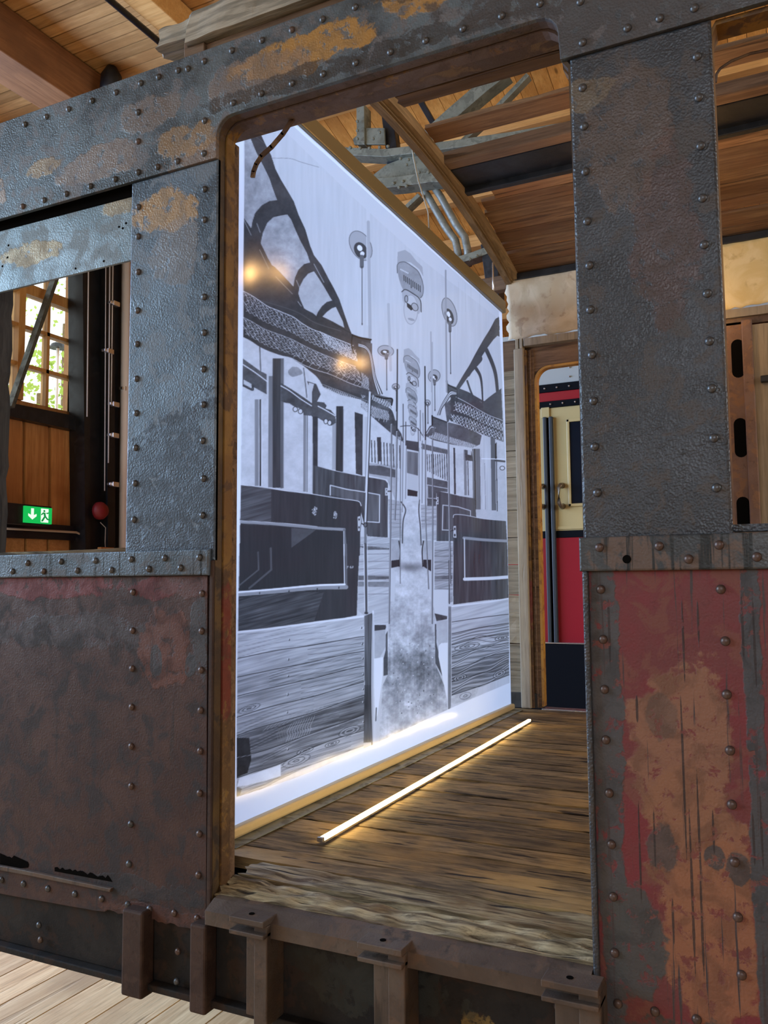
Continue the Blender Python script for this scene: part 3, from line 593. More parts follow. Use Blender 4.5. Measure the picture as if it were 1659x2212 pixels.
    line('D', [(1350, 1300), (1600, 1305)], .92, 2); line('D', [(1500, 1320), (1600, 1330)], .4, 4); fill('D', [(1500, 1130), (1515, 1130), (1515, 1300), (1500, 1300)], .3)
    ell('D', 1575, 1405, 26, 22, .85, ring=.35)
    for x in range(730, 960, 24): rbar(x, x+9, 1250, 1440+(x-730)*.5, .42)
    for x in range(110, 420, 34): rbar(x, x+12, 1090+(x-110)*.2, 1340+(x-110)*.25, .45)
    fill('D', [(175, 1060), (220, 1060), (220, 1330), (190, 1330)], .36)
    # right luggage racks
    fill('D', [(790, 820), (830, 850), (960, 890), (1200, 950), (1350, 1040), (1330, 1140), (1240, 1180), (1000, 1140), (800, 1090), (700, 1040), (760, 940), (790, 920)], .45, .08)
    net('D', [(820, 1000), (1000, 1060), (1290, 1150)], [(740, 1060), (1000, 1130), (1240, 1190)], 24, 3, .8, .8)
    fill('D', [(950, 425), (975, 470), (1060, 500), (1210, 560), (1350, 640), (1580, 760), (1590, 1110), (1340, 1020), (1200, 960), (1000, 880), (960, 820), (1000, 620), (960, 560)], .40, .06)
    net('D', [(1050, 660), (1200, 710), (1350, 780), (1580, 900)], [(1020, 760), (1200, 820), (1350, 900), (1580, 990)], 16, 2, .85, 1.0)
    net('D', [(1000, 800), (1200, 850), (1350, 910), (1580, 1010)], [(1000, 880), (1200, 970), (1350, 1020), (1580, 1100)], 16, 2, .85, 1.0)
    line('D', [(1060, 610), (1210, 690), (1350, 770), (1450, 820), (1580, 870)], .85, 1.2)
    line('D', [(1330, 660), (1450, 720), (1575, 800)], .55, 1)
    for k, g in enumerate((.35, .88, .5, .9, .4)): line('D', [(1060, 560+k*6), (1000, 545+k*12), (950, 610+k*14), (900, 700+k*10), (855+k*6, 810)], g, 2)
    for k, g in enumerate((.4, .88, .5)): line('D', [(830, 950+k*6), (780, 940+k*10), (725+k*5, 1010+k*8)], g, 1.6)
    line('D', [(955, 430), (962, 540)], .28, 4); line('D', [(965, 470), (1060, 520)], .3, 3); line('D', [(793, 820), (795, 920)], .28, 3.4); line('D', [(795, 830), (950, 890)], .32, 2.4)
    line('D', [(1072, 520), (1070, 660)], .35, 2); fill('D', [(930, 690), (1000, 640), (1000, 820), (960, 920)], .45, .12); fill('D', [(790, 970), (830, 930), (810, 1060)], .5, .1)
    net('D', [(670, 1130), (960, 1200)], [(670, 1190), (960, 1250)], 30, 3, .45, .8)
    # ribs, right
    line('C', [(1548, 1120), (1480, 1240), (1400, 1360), (1330, 1470), (1260, 1590), (1190, 1700)], .38, 20, w2=12)
    fill('C', [(1548, 1055), (1480, 1150), (1400, 1300), (1470, 1330), (1530, 1270), (1556, 1280)], .38, .04)
    line('D', [(1320, 180), (1240, 280), (1170, 370), (1085, 500)], .40, 17, w2=8)
    line('D', [(1410, 80), (1470, 220), (1510, 360), (1530, 560)], .38, 8.5, w2=6); line('D', [(1290, 290), (1335, 370), (1355, 480), (1365, 680)], .38, 7, w2=3); line('D', [(1185, 430), (1220, 530), (1250, 600)], .38, 4)
    fill('D', [(1365, 670), (1440, 610), (1570, 510), (1582, 870), (1460, 800), (1365, 740)], .42, .04)
    # ceiling lamps down the middle
    def lamp(cx, cy, s):
        f = lambda pts: [(cx+x*s, cy+y*s) for x, y in pts]
        fill('C', f([(-145, -215), (-60, -240), (0, -200), (60, -120), (135, -50), (145, 60), (100, -20), (0, -100), (-80, -110), (-150, -90)]), .72)
        fill('C', f([(-150, -20), (-145, -80), (-70, -105), (10, -60), (90, 10), (140, 140), (140, 250), (110, 300), (10, 240), (-80, 210), (-130, 90)]), .68, .05, sm=True)
        line('C', f([(-150, 20), (-145, -80), (-70, -105), (10, -60), (90, 10), (140, 140), (140, 250), (110, 300)]), .5, 1.3*s+.3)
        for k in range(10): line('C', f([(-75+k*20, 45+k*13), (-73+k*20, 105+k*14+(25 if k == 4 else 0))]), .30, max(.6, 1.5*s), sm=False)
        for k in range(6): ell('C', cx+(-110+k*16)*s, cy+(-20+k*8)*s, 6*s, 9*s, .88)
        fill('C', f([(-100, 230), (-60, 205), (10, 240), (110, 330), (115, 440), (90, 480), (-60, 400), (-90, 330)]), .74, .03)
        line('C', f([(-100, 230), (-60, 205), (10, 240), (105, 320), (118, 455)]), .42, 1.8*s+.3)
        ell('C', cx+0*s, cy+430*s, 78*s, 165*s, .80, ring=.68)
        ell('C', cx-50*s, cy+310*s, 18*s, 38*s, .7, ring=.35); ell('C', cx+45*s, cy+400*s, 34*s, 46*s, .72, rot=-.5, ring=.38)
        fill('C', f([(-45, 350), (0, 380), (25, 420), (5, 440), (-40, 400)]), .32)
        ell('C', cx+5*s, cy+540*s, 40*s, 14*s, .68, rot=.3)
    lamp(550, 550, 1.0)
    lamp(560, 1560, .62)
    lamp(556, 1900, .44); lamp(570, 2080, .36); lamp(572, 2210, .30)
    # strap hangers
    def strap(z, x, y, rx, ry, rot, rod):
        ell(z, x, y, rx, ry, .72, rot, ring=.48); ell(z, x+rx*.0, y+ry*.30, rx*.62, ry*.55, .38, rot); ell(z, x-rx*.1, y+ry*.15, rx*.25, ry*.2, .92, rot); ell(z, x+rx*.15, y+ry*.5, rx*.22, ry*.14, .9, rot)
        line(z, [(x+rx*.1, y+ry*.7), (x+rx*.1, y+ry*1.3)], .5, max(1, rx/12), sm=False); line(z, [(x+rx*.12, y+ry*1.3), (x+rx*.15, rod)], .33, 1.3, sm=False); ell(z, x+rx*.15, rod, 6, 14, .4)
    strap('A', 1385, 1400, 105, 165, -.5, 2212)
    strap('C', 990, 1005, 75, 165, -.28, 1690)
    strap('D', 270, 95, 88, 62, .15, 525); strap('D', 815, 375, 66, 72, .6, 755); strap('D', 380, 495, 40, 34, .1, 760); strap('D', 738, 675, 34, 32, .5, 900)
    line('A', [(1462, 950), (1465, 2212)], .84, 8, sm=False); line('C', [(75, 0), (95, 1290)], .70, 7, sm=False, al=.7); line('C', [(300, 920), (325, 1659)], .74, 5.5, sm=False, al=.8)
    line('C', [(952, 540), (955, 1900)], .68, 3.5, sm=False); line('C', [(780, 1230), (788, 1900)], .72, 3, sm=False); line('D', [(795, 0), (795, 800)], .73, 3, sm=False)
    for x in (690, 1095, 1170, 1335, 1235): line('C', [(x, 560+x*.1), (x, 1000)], .74, .8, sm=False, al=.5)
    # poles
    def pole(pts, w, z='D'):
        line(z, pts, .82, w, sm=False); line(z, [(x+w*1.1, y) for x, y in pts], .34, w*.42, sm=False); line(z, [(x-w*2.2, y) for x, y in pts], .5, w*.2, sm=False)
    line('D', [(397, 80), (393, 1000)], .32, 2.6, sm=False); line('D', [(708, 270), (715, 1100)], .32, 2.8, sm=False); line('D', [(460, 690), (462, 1100)], .35, 1.6, sm=False); line('D', [(490, 890), (490, 1150)], .35, 1.6, sm=False)
    line('D', [(632, 960), (635, 1150)], .35, 1.4, sm=False); line('D', [(655, 760), (655, 1100)], .4, 1.2, sm=False); line('D', [(685, 790), (690, 1060)], .45, 1, sm=False)
    pole([(393, 1000), (388, 1659), (375, 1990)], 3.4); pole([(335, 920), (332, 1659), (330, 2000), (318, 3150)], 3.4); pole([(435, 1050), (432, 2000), (440, 2700)], 1.8); pole([(460, 1100), (455, 1900)], 1.5)
    pole([(715, 1100), (718, 1659), (722, 2000), (760, 2760)], 2.6); pole([(795, 1095), (800, 1659), (800, 2120), (800, 3150)], 3.2); pole([(680, 1100), (680, 1800)], 1.6); pole([(642, 1180), (650, 1800)], 1.4); pole([(498, 1160), (490, 1750)], 1.4)
    # near right bench and boards
    fill('F', [(868, 300), (900, 292), (975, 310), (1100, 340), (1258, 365), (1270, 560), (1040, 800), (868, 800)], .42, .10, streak='v')
    line('F', [(925, 688), (930, 432), (1080, 450), (1208, 490), (1208, 545)], .8, 2, sm=False); line('F', [(925, 685), (1010, 690)], .8, 2)
    fill('F', [(1030, 560), (1045, 530), (1150, 535), (1350, 572), (1572, 592), (1590, 900), (1602, 1388), (1380, 1405), (1035, 1450)], .39, .10, streak='v')
    line('F', [(1030, 560), (1045, 530), (1150, 535), (1350, 572), (1572, 592)], .85, 1.4)
    fill('F', [(1155, 800), (1585, 810), (1590, 1155), (1155, 1175)], .38, .10, streak='v')
    line('F', [(1140, 768), (1360, 788), (1585, 800)], .66, 6); line('F', [(1146, 775), (1152, 1195)], .82, 2.8, sm=False); line('F', [(1150, 1190), (1400, 1182), (1600, 1168)], .88, 7)
    fill('F', [(1030, 645), (1060, 642), (1066, 770), (1028, 765)], .8); line('F', [(1030, 645), (1060, 642), (1066, 770), (1028, 765), (1030, 645)], .35, .9, sm=False)
    for y in (675, 740): ell('F', 1046, y, 9, 14, .35)
    for (x, y, w, h) in ((868, 350, 18, 74), (340, 255, 28, 78)): fill('F', [(x, y), (x+w, y), (x+w, y+h), (x, y+h)], .78); ell('F', x+w/2, y+h*.25, 4, 8, .35); ell('F', x+w/2, y+h*.75, 4, 8, .35)
    for z, p in (('F', [(110, 620), (145, 640)]), ('F', [(370, 290), (400, 290)]), ('F', [(840, 380), (866, 385)]), ('F', [(985, 700), (1030, 690)])): line(z, p, .35, 2.5)
    R_ = [[(1015, 190), (1350, 150), (1600, 108)], [(1015, 350), (1350, 300), (1605, 268)], [(1015, 470), (1350, 400), (1610, 360)], [(1020, 585), (1300, 510), (1610, 465)],
          [(1022, 705), (1350, 610), (1607, 560)], [(1025, 830), (1250, 770), (1400, 700), (1607, 660)], [(1025, 965), (1400, 850), (1605, 755)], [(1025, 1100), (1300, 1010), (1607, 890)]]
    for i, (g, n) in enumerate(((.78, .08), (.74, .10), (.70, .13), (.70, .16), (.68, .16), (.56, .16), (.58, .16))):
        fill('P', poly_sm('H', R_[i])+poly_sm('H', R_[i+1])[::-1], g, n, streak='h')
    for a, b, am in ((2, 3, .1), (3, 4, .5), (4, 5, .35), (5, 6, .3), (6, 7, .3)): grain(('H', R_[a]), ('H', R_[b]), .0, 1, 7, am, .85, 1.0, .6, 9)
    swirl('H', 1180, 600, 130, 34, -.2); swirl('H', 1510, 880, 70, 36, -.5, al=.5); swirl('H', 1110, 920, 70, 30, -.3); swirl('H', 1540, 510, 80, 26, -.2)
    for q in R_[1:]: line('H', q, .32, 1.3); line('H', [(x, y+8) for x, y in q], .85, .8, al=.6)
    line('H', R_[0], .9, 3)
    fill('H', [(1020, 1110), (1300, 1020), (1280, 1110), (1150, 1160), (1020, 1200)], .78, .12); swirl('H', 1165, 1105, 80, 42, -.3, 4, .35)
    fill('H', [(985, 190), (1015, 190), (1020, 1200), (1002, 1310), (988, 1310)], .56, .05); line('H', [(985, 190), (988, 1310)], .85, 1.2, sm=False); line('H', [(1018, 190), (1024, 1180)], .8, 1, sm=False)
    pole([(968, 900), (975, 1500), (985, 2200), (995, 2700)], 3.6); line('F', [(990, 1000), (998, 1440)], .45, 2.4, sm=False)
    # near left pole
    pole([(95, 560), (60, 1659)], 5.0); line('E', [(1418, 0), (1382, 1330)], .85, 5, sm=False); line('E', [(1428, 0), (1392, 1330)], .3, 2, sm=False); line('E', [(1380, 1330), (1380, 1659)], .55, 5, sm=False)
    line('G', [(1425, -20), (1438, 660)], .42, 6, sm=False); line('G', [(1412, -20), (1424, 660)], .9, 1.6, sm=False); line('G', [(1446, -20), (1452, 660)], .88, 1.2, sm=False)
    ell('E', 1378, 1345, 16, 22, .5, ring=.25); ell('G', 1438, 684, 20, 12, .35)
    # white borders where nothing is printed
    r = mask(cv('P', PR)); keep = np.zeros((H, W), bool); x0, x1, y0, y1, m = r; keep[y0:y1, x0:x1] = m
    A[~keep] = .93
    # bottom of the print thins out
    B = A.copy()
    for s in ((0, 1), (0, -1), (1, 1), (1, -1)): B += np.roll(A, s[1], s[0])
    A = np.clip(B/5, 0, 1)
    def sample(u, v):
        x = np.clip((u-U0)*SC-.5, 0, W-1.01); y = np.clip((v-V0)*SC-.5, 0, H-1.01)
        xi = x.astype(int); yi = y.astype(int); fx = x-xi; fy = y-yi
        out = (A[yi, xi]*(1-fx)*(1-fy)+A[yi, xi+1]*fx*(1-fy)+A[yi+1, xi]*(1-fx)*fy+A[yi+1, xi+1]*fx*fy)
        return out
    return sample, A

# ================================================================ hall shell
def planks(bm, axis, a0, a1, b0, b1, w, zf, th, gap=.004, jit=.0):
    """boards running along axis between a0..a1, stacked across b0..b1; zf(x,y) gives the underside"""
    b = b0
    while b < b1-1e-6:
        e = min(b+w*(1+random.uniform(-jit, jit)), b1)
        c = [(a0, b+gap/2), (a1, b+gap/2), (a1, e-gap/2), (a0, e-gap/2)]
        if axis == 'y': c = [(q, p) for p, q in c]
        lo = [bm.verts.new((x, y, zf(x, y))) for x, y in c]; hi = [bm.verts.new((x, y, zf(x, y)+th)) for x, y in c]
        bm.faces.new(lo); bm.faces.new(hi[::-1])
        for i in range(4): bm.faces.new((lo[i], lo[(i+1) % 4], hi[(i+1) % 4], hi[i]))
        b = e
HX0, HX1, HY0, HY1, HZ = -8.0, 7.0, -6.0, 11.0, 6.7
bm = BM(); planks(bm, 'y', HY0, HY1, HX0, HX1, .20, lambda x, y: -.04, .04, .007)
struct('floor', bm, M_deck)
zr = lambda x, y: HZ if y <= 5.2 else HZ-.25*(y-5.2)
bm = BM(); planks(bm, 'x', HX0, HX1, HY0, 5.2, .135, zr, .03, .012)
struct('ceiling_level', bm, M_roofA)
bm = BM(); planks(bm, 'y', 5.2, HY1, HX0, HX1, .16, zr, .03, .005)
struct('ceiling_slope', bm, M_roofB)
bm = BM(); box(bm, HX0-.1, HX1+.1, HY0-.1, 5.2, HZ+.032, HZ+.12)  # added unseen cover, keeps sky light from leaking between the boards
prism(bm, [(5.2, HZ+.032), (HY1+.1, zr(0, HY1+.1)+.032), (HY1+.1, zr(0, HY1)+.12), (5.2, HZ+.12)], HX0-.1, HX1+.1, 'X'); struct('ceiling_light_block', bm, M_dark)
bm = BM(); box(bm, HX0, HX1, HY0, HY1, -.10, -.042); struct('floor_base', bm, M_dark)
# walls with openings: left wall X = -8
def wall_x(name, X, th, y0, y1, z0, z1, holes, m):
    bm = BM(); ys = sorted({y0, y1, *[h[0] for h in holes], *[h[1] for h in holes]})
    for a, b in zip(ys, ys[1:]):
        hs = [h for h in holes if h[0] <= a and h[1] >= b]
        segs = [(z0, z1)] if not hs else [(z0, hs[0][2]), (hs[0][3], z1)]
        for s, e in segs: box(bm, min(X, X+th), max(X, X+th), a, b, s, e)
    return struct(name, bm, m)
def wall_y(name, Y, th, x0, x1, z0, z1, holes, m):
    bm = BM(); xs = sorted({x0, x1, *[h[0] for h in holes], *[h[1] for h in holes]})
    for a, b in zip(xs, xs[1:]):
        hs = [h for h in holes if h[0] <= a and h[1] >= b]
        segs = [(z0, z1)] if not hs else [(z0, hs[0][2]), (hs[0][3], z1)]
        for s, e in segs: box(bm, a, b, min(Y, Y+th), max(Y, Y+th), s, e)
    return struct(name, bm, m)
WXX = -8.0
win_y0 = 4.0; win_y1 = float(AX(160, 800, WXX)[1]); win_z0 = float(AX(100, 878, WXX)[2]); win_z1 = 6.1
wall_x('wall_left', HX0, -.18, HY0, HY1, 0, 7.2, [(-5.1, -1.5, 1.2, 5.6), (-.8, 3.4, 1.2, 5.6), (win_y0, win_y1, win_z0, win_z1)], M_panel)
wall_x('wall_right', HX1, .18, HY0, HY1, 0, 7.2, [(-.5, 4.5, 2.5, 5.5)], M_panel)
wall_y('wall_front', HY0, -.18, HX0, HX1, 0, 7.2, [(-1, 4, 2.3, 4.9)], M_panel)
wall_y('wall_back', HY1, .18, HX0, HX1, 0, 7.2, [], M_panel)

# visible hall window, traced on the wall plane
def xq(u, v, X=WXX): p = AX(u, v, X); return float(p[1]), float(p[2])
bm = BM()
yz = lambda u, v: xq(u, v)
yr0, yr1 = yz(160, 800)[0], yz(177, 800)[0]
box(bm, WXX-.10, WXX+.05, yr0, yr1, win_z0-.02, win_z1)                              # right stile
box(bm, WXX-.10, WXX+.04, yz(33, 800)[0], yz(47, 800)[0], win_z0, win_z1)           # mullion
box(bm, WXX-.08, WXX+.01, yz(99, 800)[0], yz(105, 800)[0], win_z0, win_z1)          # glazing bar
box(bm, WXX-.08, WXX+.01, yz(0, 800)[0]-.55, yz(0, 800)[0]-.49, win_z0, win_z1)
for v, h in ((663, .13), (741, .045), (819, .045), (584, .045)):
    z = yz(160, v)[1]; box(bm, WXX-.09, WXX+(.03 if h > .1 else .01), win_y0, yr0, z-h/2, z+h/2)
w = struct('window_1', bm, M_frame)
t = NT('window_glass'); 
gl = t.n('ShaderNodeBsdfGlossy', {'Color': (1, 1, 1, 1), 'Roughness': .02}); tr = t.n('ShaderNodeBsdfTransparent', {'Color': (.97, .99, .98, 1)})
fr = t.n('ShaderNodeFresnel', {'IOR': 1.35}); mx = t.n('ShaderNodeMixShader', {0: fr.outputs[0], 1: tr.outputs[0], 2: gl.outputs[0]}); t.t.links.new(mx.outputs[0], t.out.inputs[0])
M_glass = t.m
bm = BM(); box(bm, WXX-.045, WXX-.040, win_y0, yr0, win_z0, win_z1); mesh_obj('pane', bm, M_glass, w)

# foliage outside
def foliage(name, label, cx, cy, cz, r, n, m, group=None):
    bm = BM()
    for i in range(n):
        a = random.uniform(0, 2*pi); b = random.uniform(-1, 1); rr = r*random.uniform(.3, 1)**.5
        c = Vector((cx+rr*cos(a)*sqrt(1-b*b), cy+rr*sin(a)*sqrt(1-b*b), cz+rr*b*.9))
        s = random.uniform(.04, .09); t1 = Vector((random.gauss(0, 1), random.gauss(0, 1), random.gauss(0, 1))).normalized(); t2 = t1.orthogonal().normalized()
        v = [bm.verts.new(c+t1*s), bm.verts.new(c+t2*s*.6), bm.verts.new(c-t1*s), bm.verts.new(c-t2*s*.6)]; bm.faces.new(v)
    tr_ = thing(name, label, 'tree', (cx, cy, 0), group)
    mesh_obj('foliage', bm, m, tr_)
    tb = BM(); tube(tb, [(cx, cy, 0), (cx+.05, cy, cz*.5), (cx, cy, cz)], [.12, .09, .05], 8); mesh_obj('trunk', tb, M_rib, tr_)
t = NT('sunlit_leaves'); d = t.n('ShaderNodeBsdfDiffuse', {'Color': (.30, .42, .10, 1)}); tl = t.n('ShaderNodeBsdfTranslucent', {'Color': (.45, .60, .12, 1)})
mx = t.n('ShaderNodeMixShader', {0: .5, 1: d.outputs[0], 2: tl.outputs[0]}); t.t.links.new(mx.outputs[0], t.out.inputs[0]); M_leaf = t.m
p = AX(85, 850, -13); foliage('leafy_tree', 'low green tree outside the left hall window, behind the lower panes', -13, p[1], p[2], 1.0, 430, M_leaf)
p = AX(140, 700, -16); foliage('leafy_tree', 'sparser tree outside the left hall window, behind the upper right panes', -16, p[1], p[2], 1.3, 230, M_leaf)
q = AX(125, 750, -10.5); s_ = thing('street_lamp', 'street lamp with a dark dome hood outside the left hall window', 'street lamp', (-10.5, q[1], 0))
bm = BM(); tube(bm, [(-10.5, q[1], 0), (-10.5, q[1], q[2])], .025); mesh_obj('pole', bm, M_white, s_)
bm = BM(); tube(bm, [(-10.5, q[1], q[2]-.02), (-10.5, q[1], q[2]+.05), (-10.5, q[1], q[2]+.09)], [.14, .10, .02], 14); mesh_obj('hood', bm, M_black, s_)
bm = BM(); box(bm, -24, -8.3, -10, 20, -.12, -.02); mesh_obj('outside_ground', bm, plain('outside_gravel', (.5, .5, .42), .9), None, kind='structure')

# hall wall steelwork, traced on planes just inside the wall
def wb(name, pts, x0, x1, m, parent=None, ref=None, bev=.004):
    bm = BM(); prism(bm, XP(pts, ref if ref is not None else x1), x0, x1, 'X', bev); return mesh_obj(name, bm, m, parent)
st = thing('wall_steel_frame', 'black riveted steel frame of the hall wall, under and beside the timber window', 'steel frame', (-7.9, 5.8, 0))
zb = yz(100, 890)[1]
wb('sill_beam', [(-60, 853), (185, 903), (190, 935), (-60, 882)], WXX+.02, WXX+.16, M_black, st)
wb('lower_beam', [(-60, 1120), (185, 1138), (187, 1168), (-60, 1158)], WXX+.02, WXX+.14, M_black, st)
wb('column', [(186, 330), (268, 290), (276, 1330), (190, 1345)], WXX+.02, WXX+.22, M_black, st)
wb('column_flange', [(176, 330), (193, 320), (195, 1345), (186, 1345)], WXX+.05, WXX+.30, M_black, st)
wb('stanchion', [(165, 900), (186, 904), (188, 1345), (170, 1345)], WXX+.02, WXX+.12, M_black, st)
wb('column_web', [(228, 310), (245, 300), (250, 1340), (234, 1340)], WXX+.22, WXX+.34, M_black, st)
bm = BM()
a = AX(140, 540, -7.78); b = AX(22, 880, -7.78); bar(bm, a, b, .045, .09, (1, 0, 0)); mesh_obj('diagonal_brace', bm, paint_metal('dark_green_grey_brace', (.055, .065, .055), (.085, .095, .08), (.04, .045, .04), [], peel=.2), st)
for px_, nm in (([(22, 893), (163, 922), (165, 1136), (20, 1130)], 'larch'), ([(-40, 1160), (150, 1160), (150, 1290), (-40, 1290)], 'larch')):
    pass
# timber infill boards
def infill(name, u0, u1, vt0, vt1, vb0, vb1, n, m, label):
    bm = BM()
    for i in range(n):
        a, b = i/n, (i+1)/n; g = .06/n
        pts = [(u0+(u1-u0)*(a+g), vt0+(vt1-vt0)*a), (u0+(u1-u0)*(b-g), vt0+(vt1-vt0)*b), (u0+(u1-u0)*(b-g), vb0+(vb1-vb0)*b), (u0+(u1-u0)*(a+g), vb0+(vb1-vb0)*a)]
        prism(bm, XP(pts, WXX+.04), WXX+.002, WXX+.04, 'X', .003)
    o = mesh_obj(name, bm, m, None); o['kind'] = 'structure'; return o
infill('trim_1', -60, 163, 875, 922, 1130, 1137, 4, M_panel, '')
infill('trim_2', -90, 152, 1158, 1166, 1300, 1305, 5, M_roofA, '')

# pipes and small things on the hall wall
def vpipe(name, u0, v0, u1, v1, r, X, m, label, cat, group=None, clips=()):
    t_ = thing(name, label, cat, AX(u1, v1, X), group)
    bm = BM(); tube(bm, [AX(u0, v0, X), AX(u1, v1, X)], r, 10); mesh_obj('pipe', bm, m, t_, smooth=True)
    for (u, v) in clips:
        c = AX(u, v, X); bm = BM(); box(bm, c[0]-.03, c[0]+.03, c[1]-.05, c[1]+.05, c[2]-.018, c[2]+.018, .006)
        box(bm, c[0]-.02, c[0]+.05, c[1]-.015, c[1]+.09, c[2]-.03, c[2]+.03, .006); mesh_obj('clamp', bm, M_chrome, t_)
    return t_
vpipe('wall_pipe', 273, 460, 265, 1300, .055, -7.70, M_white, 'thick white pipe beside the black column, rightmost of the wall pipes', 'pipe', clips=((267, 840),))
vpipe('wall_pipe', 245, 480, 240, 875, .008, -7.60, M_cond, 'thin bright conduit on the black column with pale clamps, right of its pair', 'pipe', clips=((242, 655), (241, 873)))
vpipe('wall_pipe', 238, 480, 234, 1000, .008, -7.60, M_cond, 'thin bright conduit on the black column, left of its pair', 'pipe', clips=((240, 940), (240, 1046)))
vpipe('wall_pipe', 229, 480, 226, 1060, .006, -7.62, M_cond, 'very thin wire conduit at the left of the conduit pair', 'pipe', clips=((229, 758),))
vpipe('wall_pipe', 192, 480, 188, 900, .008, -7.66, M_cond, 'thin conduit on the flange of the black column by the window', 'pipe')
# alarm bell
c = AX(221, 1103, -7.60); t_ = thing('alarm_bell', 'round red alarm bell on the black hall column', 'alarm bell', (c[0], c[1], c[2]-.1))
bm = BM(); tube(bm, [(c[0]-.06, c[1], c[2]), (c[0]-.02, c[1], c[2]), (c[0]+.03, c[1], c[2]), (c[0]+.05, c[1], c[2])], [.11, .11, .08, .02], 24); mesh_obj('gong', bm, plain('red_bell', (.20, .012, .016), .5), t_, smooth=True)
bm = BM(); box(bm, c[0]-.10, c[0]-.05, c[1]-.05, c[1]+.05, c[2]-.07, c[2]+.07, .006); mesh_obj('back_box', bm, M_black, t_)
bm = BM(); e = AX(228, 1185, -7.62); tube(bm, [(c[0]-.06, c[1]+.03, c[2]-.14), AX(228, 1140, -7.62), AX(227, 1170, -7.62), e], .006, 6); tag(mesh_obj('bell_cable', bm, plain('grey_cable', (.35, .33, .28), .6), None), 'thin grey cable hanging down from the red alarm bell', 'cable')
e = AX(230, 1186, -7.6); bm = BM(); box(bm, e[0]-.03, e[0]+.03, e[1]-.12, e[1]+.10, e[2]-.05, e[2]+.02, .004); tag(mesh_obj('junction_box', bm, M_panel, None), 'small brown wooden box at the foot of the bell cable', 'box')
# cable under the sign
bm = BM(); tube(bm, [AX(u, v, -7.8) for u, v in ((-20, 1140), (60, 1144), (165, 1150), (175, 1155), (182, 1175), (182, 1240))], .014, 8)
tag(mesh_obj('wall_cable', bm, plain('beige_cable', (.45, .38, .28), .6), None, smooth=True), 'beige cable along the black beam below the exit sign, bending down at its right end', 'cable')
# exit sign
X_ = -7.55; sc_ = [(55, 1095), (112, 1098), (112, 1130), (55, 1128)]
c = AX(83, 1112, X_); sg = thing('exit_sign', 'green emergency exit sign with white arrow and running figure, below the larch panel', 'sign', (c[0], c[1], c[2]-.1))
P0 = AX(54, 1096, X_); P1 = AX(112, 1131, X_); sy0, sy1, sz1, sz0 = P0[1], P1[1], AX(83, 1095, X_)[2], AX(83, 1130.5, X_)[2]
SH = sz1-sz0
sy1 = sy0+SH*2.0 if (sy1-sy0) < SH*1.2 else sy1
def emis(name, c, s):
    t = NT(name); e = t.n('ShaderNodeEmission', {0: (*c, 1), 1: s}); t.t.links.new(e.outputs[0], t.out.inputs[0]); return t.m
bm = BM(); box(bm, X_-.03, X_, sy0, sy1, sz0, sz1, .003); mesh_obj('lit_panel', bm, emis('sign_green', (.01, .50, .09), 1.0), sg)
bm = BM(); box(bm, X_-.16, X_-.031, sy0-.30, sy1+.02, sz0-.02, sz1+.02, .004); box(bm, WXX+.04, X_-.15, sy0-.2, sy1-.1, sz0, sz1); mesh_obj('housing', bm, M_black, sg)
W_ = sy1-sy0; M_sw = emis('sign_white', (.80, 1.0, .80), 1.1)
def sp(pts): return [(sy0+W_*a, sz0+SH*b) for a, b in pts]
bm = BM(); prism(bm, sp([(.22, .88), (.32, .88), (.32, .48), (.42, .56), (.42, .42), (.27, .20), (.12, .42), (.12, .56), (.22, .48)]), X_+.0005, X_+.002, 'X'); mesh_obj('arrow', bm, M_sw, sg)
bm = BM(); prism(bm, sp([(.58, .92), (.86, .92), (.86, .08), (.58, .08)]), X_+.0005, X_+.0015, 'X'); mesh_obj('doorway_symbol', bm, M_sw, sg)
bm = BM(); dk = emis('sign_green_figure', (.01, .33, .07), .8)
prism(bm, sp([(.70+.035*cos(k*pi/6), .78+.07*sin(k*pi/6)) for k in range(12)]), X_+.002, X_+.003, 'X')
for q in ([(.66, .70), (.74, .68), (.77, .45), (.70, .42)], [(.66, .70), (.58, .56), (.60, .50), (.68, .62)], [(.74, .66), (.82, .60), (.87, .66), (.86, .72), (.80, .68)], [(.70, .46), (.77, .46), (.84, .32), (.92, .30), (.92, .22), (.81, .24)], [(.70, .46), (.74, .38), (.66, .14), (.60, .12), (.60, .20)]):
    prism(bm, sp(q), X_+.002, X_+.003, 'X')
mesh_obj('running_figure', bm, dk, sg)

# roof beams over the left part, running away from the camera
def zbeam(name, u0, v0, u1, v1, z, wd, ht, m, label, cat='beam', group=None):
    a = AZ(u0, v0, z); b = AZ(u1, v1, z); x = (a[0]+b[0])/2
    bm = BM(); box(bm, x-wd/2, x+wd/2, HY0+.1, 5.15, z, z+ht, .01); return tag(mesh_obj(name, bm, m, None), label, cat, group)
zbeam('roof_beam', 30, 160, 100, 215, 6.25, .42, .44, M_beam, 'heavy brown roof beam at the far left, beside the pine boards', group='hall roof beams')
zbeam('roof_beam', 300, 0, 400, 95, 6.45, .22, .24, M_purlin, 'slimmer orange roof beam with a black pipe along it, above the letterboard')
a = AZ(330, 45, 6.40); bm = BM(); tube(bm, [(a[0]-.16, HY0+.2, 6.42), (a[0]-.16, 5.1, 6.42)], .028, 8)
tag(mesh_obj('roof_pipe', bm, M_black, None, smooth=True), 'thin black pipe along the orange roof beam at top left', 'pipe')
c = AZ(240, 196, 6.45); bm = BM(); tube(bm, [(c[0], c[1], 6.69), (c[0], c[1], 6.60), (c[0], c[1], 6.45), (c[0], c[1], 6.42)], [.05, .10, .11, .09], 20)
tag(mesh_obj('ceiling_fitting', bm, M_black, None, smooth=True), 'round black fitting on the pine ceiling just above the steel letterboard', 'fitting')
